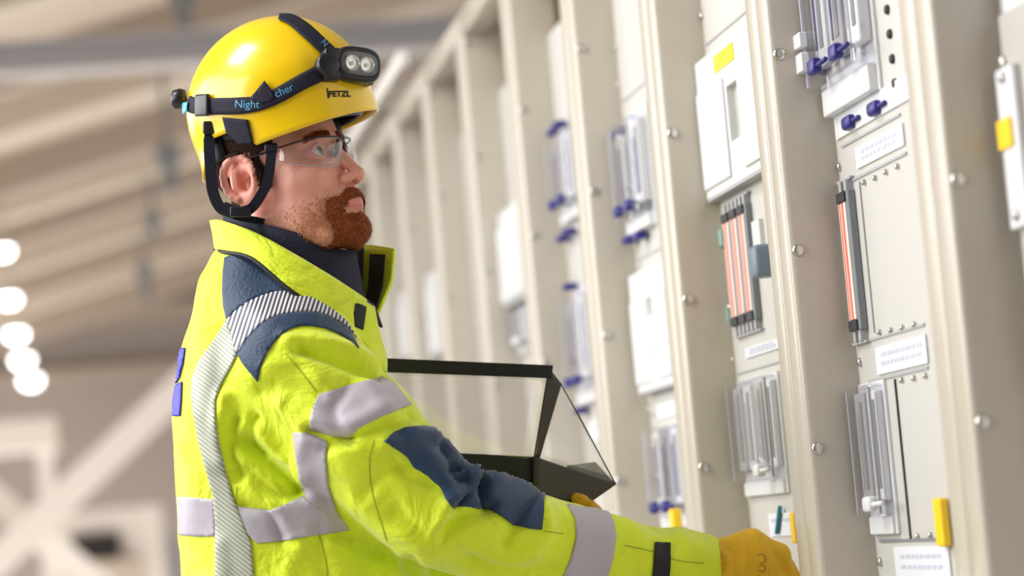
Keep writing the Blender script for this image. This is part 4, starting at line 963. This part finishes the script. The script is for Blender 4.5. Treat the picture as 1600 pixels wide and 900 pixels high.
# ---------------- helmet
HC = Lp(436, 168, 0)
RF, RR, RU = 154.0, 119.0, 141.0
Rg = Rh + np.array([0, -.13, 0]); Rg -= Fh * (Rg @ Fh); Rg /= np.linalg.norm(Rg); Ug = np.cross(Rg, Fh); MG = np.array([Fh, Rg, Ug])
def Hc(f, r, u): return HC + f * Fh + r * Rg + u * Ug
def rim_u(az):                     # az 0 = front, 90 = his right side
    a = abs((az + 180) % 360 - 180)
    return float(np.interp(a, [0, 25, 60, 88, 96, 116, 128, 150, 180], [-64, -62, -60, -57, -22, -18, -46, -62, -66]))
na, ne = 160, 36; V = []; F = []
for i in range(ne + 1):
    for k in range(na):
        az = 360.0 * k / na; ur = rim_u(az); t = i / ne; el0 = math.asin(max(-.95, ur / RU)); el = math.pi / 2 + (el0 - math.pi / 2) * t
        c_, s_ = math.cos(el), math.sin(el); aa = abs((az + 180) % 360 - 180); c_ = c_ if s_ > 0 else 1 - (1 - c_) * (.35 if aa < 100 else .1); fl = 1 + .0 * t; a_ = math.radians(az)
        flare = 0.0
        if t > .86: flare = ((t - .86) / .14) ** 2 * (4 if aa < 70 else 3 if aa < 130 else 9)
        ridge = 1.0 * math.exp(-((el - .30) / .10) ** 2) * (1 if 40 < az < 150 or 210 < az < 320 else 0)
        rf, rr = RF + flare + ridge, RR + flare * .6 + ridge
        V.append(Hc(rf * c_ * math.cos(a_), rr * c_ * math.sin(a_), RU * s_ + ridge * .5))
for i in range(ne):
    for k in range(na): F.append((i * na + k, (i + 1) * na + k, (i + 1) * na + (k + 1) % na, i * na + (k + 1) % na))
V = np.array(V); hw = to_world(V)
helmet = empty('safety_helmet', tuple(to_world(HC)[0] - np.array([0, 0, .06])), 'glossy yellow safety helmet worn on the bearded person’s head', 'helmet')
sh = mesh('shell', hw, F, MT['shell'], helmet, solid=4.5 / S, offset=1)
SB = caster(V, [f for f in F])
VE = []; FE = []
for i in range(41):
    for k in range(80):
        el = math.pi / 2 - (math.pi / 2 + .9) * i / 40; a_ = math.radians(4.5 * k); c_, s_ = math.cos(el), math.sin(el); c_ = c_ if s_ > 0 else 1 - (1 - c_) * .35; VE.append(Hc(RF * c_ * math.cos(a_), RR * c_ * math.sin(a_), RU * s_))
for i in range(40):
    for k in range(80): FE.append((i * 80 + k, (i + 1) * 80 + k, (i + 1) * 80 + (k + 1) % 80, i * 80 + (k + 1) % 80))
EB = caster(VE, FE)
# inner foam rim and cradle, side mount, chin straps
V2 = []; 
for k in range(80):
    az = 360 * k / 80; a_ = math.radians(az); ur = rim_u(az) if abs((az + 180) % 360 - 180) < 84 else -40
    for du, sc_ in ((40, .93), (14, .90), (4, .86)):
        u = ur + du; c_ = math.sqrt(max(0, 1 - (u / RU) ** 2)); V2.append(Hc(RF * c_ * sc_ * math.cos(a_), RR * c_ * sc_ * math.sin(a_), u))
F2 = [(k * 3 + j, k * 3 + j + 1, ((k + 1) % 80) * 3 + j + 1, ((k + 1) % 80) * 3 + j) for k in range(80) for j in range(2)]
mesh('headband', to_world(V2), F2, MT['blackpl'], helmet, solid=4 / S, offset=0)
def hbox(name, c, half, m, par, bev=3, ax=None):
    mb = MB(); mb.box(-half[0], half[0], -half[1], half[1], -half[2], half[2], bev=bev); A = ax if ax is not None else (Fh, Rh, Uh)
    V = [c + v[0] * A[0] + v[1] * A[1] + v[2] * A[2] for v in mb.V]; return mesh(name, to_world(V), mb.F, m, par)
part_drape('side_mount', EB, [(350, 183), (388, 187), (397, 224), (376, 225), (356, 206)], MT['webgrey'], helmet, off=3.0, step=4, th=4)
MT['webgrey'].node_tree
hbox('strap_clip', H(-42, 92, 42), (16, 5, 22), MT['blackpl'], helmet)
# rear cradle wheel knob
def disc(name, c, axis, r, h, m, par, n_=24):
    axis = np.array(axis) / np.linalg.norm(axis); mb = MB(); mb.tube([tuple(c - axis * h / 2), tuple(c - axis * h * .4), tuple(c + axis * h * .4), tuple(c + axis * h / 2)], [r * .85, r, r, r * .8], n_)
    return mesh(name, to_world(mb.V), mb.F, m, par)
def webbing(name, pts, w_, m, par, wv=None, th=2.2):
    V, F = strap3(pts, wv if wv is not None else Fh, w_); return mesh(name, to_world(V), F, m, par, smooth=False, solid=th / S, offset=0)
ws = (.9, .1, .1)
webbing('chin_strap', [Lp(*q) for q in ((330, 196, 60), (327, 225, 72), (329, 265, 84), (333, 300, 94), (345, 325, 104), (366, 333, 112))], 17, MT['webbing'], helmet, ws, 3.5)
webbing('chin_strap', [Lp(*q) for q in ((425, 224, 108), (423, 250, 116), (418, 282, 122), (406, 308, 122), (392, 326, 120), (372, 334, 114))], 15, MT['webbing'], helmet, ws, 3.5)
webbing('chin_strap', [Lp(*q) for q in ((350, 322, 108), (372, 330, 116), (390, 327, 120))], 14, MT['webbing'], helmet, (0, 1, 0), 4)
webbing('chin_strap', [Lp(*q) for q in ((352, 332, 106), (374, 340, 108), (400, 344, 92), (430, 352, 70))], 10, MT['webbing'], helmet, (0, 1, 0), 4)
hbox('buckle', Lp(376, 331, 119), (16, 8, 4), MT['blackpl'], helmet, 2, (np.array([1, 0, 0]), np.array([0, 1., 0]), np.array([0, 0, 1.])))
hbox('strap_slider', Lp(424, 231, 112), (10, 5, 4), MT['blackpl'], helmet, 2, (np.array([1, 0, 0]), np.array([0, 1., 0]), np.array([0, 0, 1.])))
hbox('strap_anchor', Lp(332, 200, 62), (14, 10, 12), MT['blackpl'], helmet, 3, (np.array([1, 0, 0]), np.array([0, 1., 0]), np.array([0, 0, 1.])))
hbox('front_clip', H(96, -38, 22), (8, 9, 18), MT['blackpl'], helmet, 3)
# brand lettering on the helmet and strap
def text_drape(s, bvh, x, y, size, ang, m, name, par, off=1.0, shear=0.0, bold=0.0):
    cu = bpy.data.curves.new('lettering', 'FONT'); cu.body = s; cu.size = size; cu.offset = bold; ob = bpy.data.objects.new('lettering', cu); COL.objects.link(ob)
    bpy.context.view_layer.update(); dg = bpy.context.evaluated_depsgraph_get(); me_ = bpy.data.meshes.new_from_object(ob.evaluated_get(dg))
    c_, s_ = math.cos(ang), math.sin(ang); V = []
    for v in me_.vertices:
        u, w_ = v.co.x + shear * v.co.y, v.co.y; h, nn = cast(bvh, x + u * c_ - w_ * s_ * -1 * -1, y - (u * s_) - w_ * c_); V.append(h + nn * off)
    F = [tuple(p.vertices) for p in me_.polygons]; COL.objects.unlink(ob); bpy.data.objects.remove(ob); bpy.data.curves.remove(cu); bpy.data.meshes.remove(me_)
    return mesh(name, to_world(V), F, m, par, smooth=False)
text_drape('PETZL', SB, 513, 151, 12.5, -.0, MT['inkblk'], 'printed_logo', sh, off=.8, bold=.6)
Vr, Fr = ribbon(SB, [(511, 138), (513, 154)], 2.4, off=.8); mesh('printed_logo', to_world(Vr), Fr, MT['inkblk'], sh)

# ---------------- headlamp
hl = empty('headlamp', tuple(to_world(Lp(540, 118, 60))[0]), 'black headlamp with elastic straps fitted round the yellow safety helmet', 'headlamp')
def hp(px_, py_, off=2.0): h, nn = cast(SB, px_, py_); return h, nn
bandpts = [(296, 160), (310, 166), (345, 166), (380, 165), (412, 160), (440, 147), (470, 130), (500, 115)]
Vr, Fr = ribbon(SB, bandpts, [22, 24, 26, 26, 22, 24, 24, 26], off=2.6); bs = mesh('band', to_world(Vr), Fr, MT['webgrey'], hl, solid=2.2 / S, offset=1); BB = caster(Vr, Fr)
# hidden side of the band, mirrored
Vm = []
for v in Vr:
    q = (v - HC) @ MG.T; q[1] = -q[1]; Vm.append(HC + q @ MG)
mesh('band', to_world(Vm), [f[::-1] for f in Fr], MT['webgrey'], hl, solid=2.2 / S, offset=-1)
Vr2, Fr2 = ribbon(SB, [(436, 29), (455, 34), (475, 48), (495, 66), (512, 82), (522, 92)], [8, 16, 20, 20, 20, 18], off=2.6); mesh('top_strap', to_world(Vr2), Fr2, MT['webgrey'], hl, solid=2 / S, offset=1)
part_drape('strap_fold', SB, [(394, 153), (415, 127), (428, 144), (430, 155), (410, 162)], MT['webgrey'], hl, off=5.5, step=4, th=2)
text_drape('Night', BB, 368, 168, 17, -.02, MT['cyan'], 'strap_print', bs, off=3.2)
text_drape('cher', BB, 432, 153, 17, .42, MT['cyan'], 'strap_print', bs, off=3.2)
text_drape('N', SB, 499, 70, 13, -.8, MT['cyan'], 'strap_print', hl, off=5.6)
h, nn = hp(321, 164); hbox('band_buckle', h + nn * 6, (4, 16, 17), MT['blackpl'], hl, 3, (nn, np.cross([0, 1., 0], nn) / np.linalg.norm(np.cross([0, 1., 0], nn)), np.array([0, 1.0, 0])))
h, nn = hp(283, 170)
part_drape('strap_print', SB, [(291, 162), (300, 160), (299, 174), (293, 178)], MT['cyan'], hl, off=7.4, step=3, th=1)
# battery pack / rear knob
c = Lp(279, 155, -10); mb = MB(); mb.tube([tuple(c + np.array([12, 2, 0])), tuple(c + np.array([4, 1, 0])), tuple(c - np.array([7, 1, 0])), tuple(c - np.array([11, 1, 0]))], [13, 16, 15, 9], 24)
mesh('rear_pack', to_world(mb.V), mb.F, MT['blackpl'], hl)
# lamp body
Fl = np.array([.50, .13, .85]); Fl /= np.linalg.norm(Fl); Rl = np.cross(Fl, [0.10, 1, 0]); Rl /= np.linalg.norm(Rl); Ul = np.cross(Rl, Fl)
Rl = -Rl if Rl[0] < 0 else Rl; Rl = Rl.copy()
LC = Lp(557, 102, 96)
def lamp_pt(f, r, u): return LC + f * Fl + r * Rl + u * Ul
def capsule_loop(hw_, hh, f, n_=32):
    out = []
    for k in range(n_):
        a = 2 * math.pi * k / n_; x, y = math.cos(a), math.sin(a); sx = (abs(x) ** .6) * math.copysign(1, x); sy = (abs(y) ** .75) * math.copysign(1, y); out.append(lamp_pt(f, hw_ * sx, hh * sy))
    return out
def loops(name, ls, m, par, cap=True):
    n_ = len(ls[0]); V = [p for l in ls for p in l]; F = []
    for i in range(len(ls) - 1):
        for k in range(n_): F.append((i * n_ + k, i * n_ + (k + 1) % n_, (i + 1) * n_ + (k + 1) % n_, (i + 1) * n_ + k))
    if cap: F.append(tuple(range(n_))[::-1]); F.append(tuple((len(ls) - 1) * n_ + k for k in range(n_)))
    return mesh(name, to_world(V), F, m, par)
lb = loops('housing', [capsule_loop(30, 22, -30), capsule_loop(36, 26, -20), capsule_loop(38, 28, 2), capsule_loop(37, 27, 9), capsule_loop(34, 24, 13), capsule_loop(29, 17, 12), capsule_loop(28, 16, 7)], MT['blackpl'], hl)
for sx in (-12.5, 12.5):
    ls = []
    for rr, f in ((12.5, 12), (11, 8.2), (7, 7.4), (3, 7.2)):
        ls.append([lamp_pt(f, sx + rr * math.cos(2 * math.pi * k / 24), rr * 1.05 * math.sin(2 * math.pi * k / 24)) for k in range(24)])
    rf_ = loops('reflector', ls, MT['reflector'], lb, cap=False)
    disc('led', lamp_pt(8, sx, 0), Fl, 3.2, 2, mat('led_chip', (.8, .75, .4), .4) if 'led_chip' not in bpy.data.materials else bpy.data.materials['led_chip'], lb, 12)
loops('lens', [capsule_loop(31, 18, 12.4), capsule_loop(15, 8, 13.6), capsule_loop(2, 1, 14)], MT['clear'], lb, cap=False)
h, nn = hp(514, 106); hbox('bracket', h + nn * 8, (14, 14, 24), MT['blackpl'], hl, 5, (nn, np.cross([0, 1., 0], nn) / np.linalg.norm(np.cross([0, 1., 0], nn)), np.array([0, 1.0, 0])))
h, nn = hp(507, 107); disc('side_dial', h + nn * 14, nn, 18, 22, MT['blackpl'], hl)
hbox('mount_foot', Lp(556, 126, 66), (24, 20, 9), MT['blackpl'], hl, 4, (Fl, Rl, Ul))

# ---------------- safety glasses
gs = empty('safety_glasses', tuple(to_world(H(110, 0, -14))[0]), 'clear wraparound safety glasses worn on the bearded person’s nose', 'glasses')
def lens_sheet(s):
    V = []; F = []; n1, n2 = 16, 8
    for i in range(n1 + 1):
        t = i / n1; r = 6 + t * 74; f = float(np.interp(r, [0, 20, 40, 54, 64, 72, 77, 80], [125, 123, 116, 105, 92, 76, 62, 50]))
        top_u = 0 + 5 * t; bot_u = float(np.interp(t, [0, .1, .25, .5, .8, .95, 1], [-14, -32, -43, -45, -36, -22, -14]))
        for j in range(n2 + 1): v = j / n2; V.append(H(f - 5 * math.sin(math.pi * v) * -1 - 3 * v, s * r, top_u + (bot_u - top_u) * v))
    for i in range(n1):
        for j in range(n2): k = i * (n2 + 1) + j; F.append((k, k + 1, k + n2 + 2, k + n2 + 1))
    return V, F, [V[i * (n2 + 1)] for i in range(n1 + 1)], [V[i * (n2 + 1) + n2] for i in range(n1 + 1)]
for s in (1, -1):
    V, F, te, be = lens_sheet(s); ln_ = mesh('lens', to_world(V), F, MT['lens'], gs, solid=2.0 / S, offset=0)
    Vt, Ft = tube_l(te[::2], 1.5, 8); mesh('top_frame', to_world(Vt), Ft, MT['frame'], gs)
    Vt, Ft = tube_l(be[::2], .7, 6); mesh('lens_edge', to_world(Vt), Ft, MT['print'], ln_)
    a = te[-1]; q = (a - OH) @ MH.T
    Vt, Ft = tube_l([a, H(35, s * 84, 5), H(18, s * 91, 6), H(2, s * 95, 8)], [2.2, 2.0, 1.8, 1.8], 8); mesh('temple_arm', to_world(Vt), Ft, MT['frame'], gs)
    Vt, Ft = tube_l([H(121, s * 7, -2), H(118, s * 11, -14), H(110, s * 16, -26)], [2.5, 4.5, 3], 8); mesh('nose_pad', to_world(Vt), Ft, MT['frame'], gs)
Vt, Ft = tube_l([H(124, -7, 0), H(127, 0, 0), H(124, 7, 0)], 2.4, 8); mesh('bridge', to_world(Vt), Ft, MT['frame'], gs)
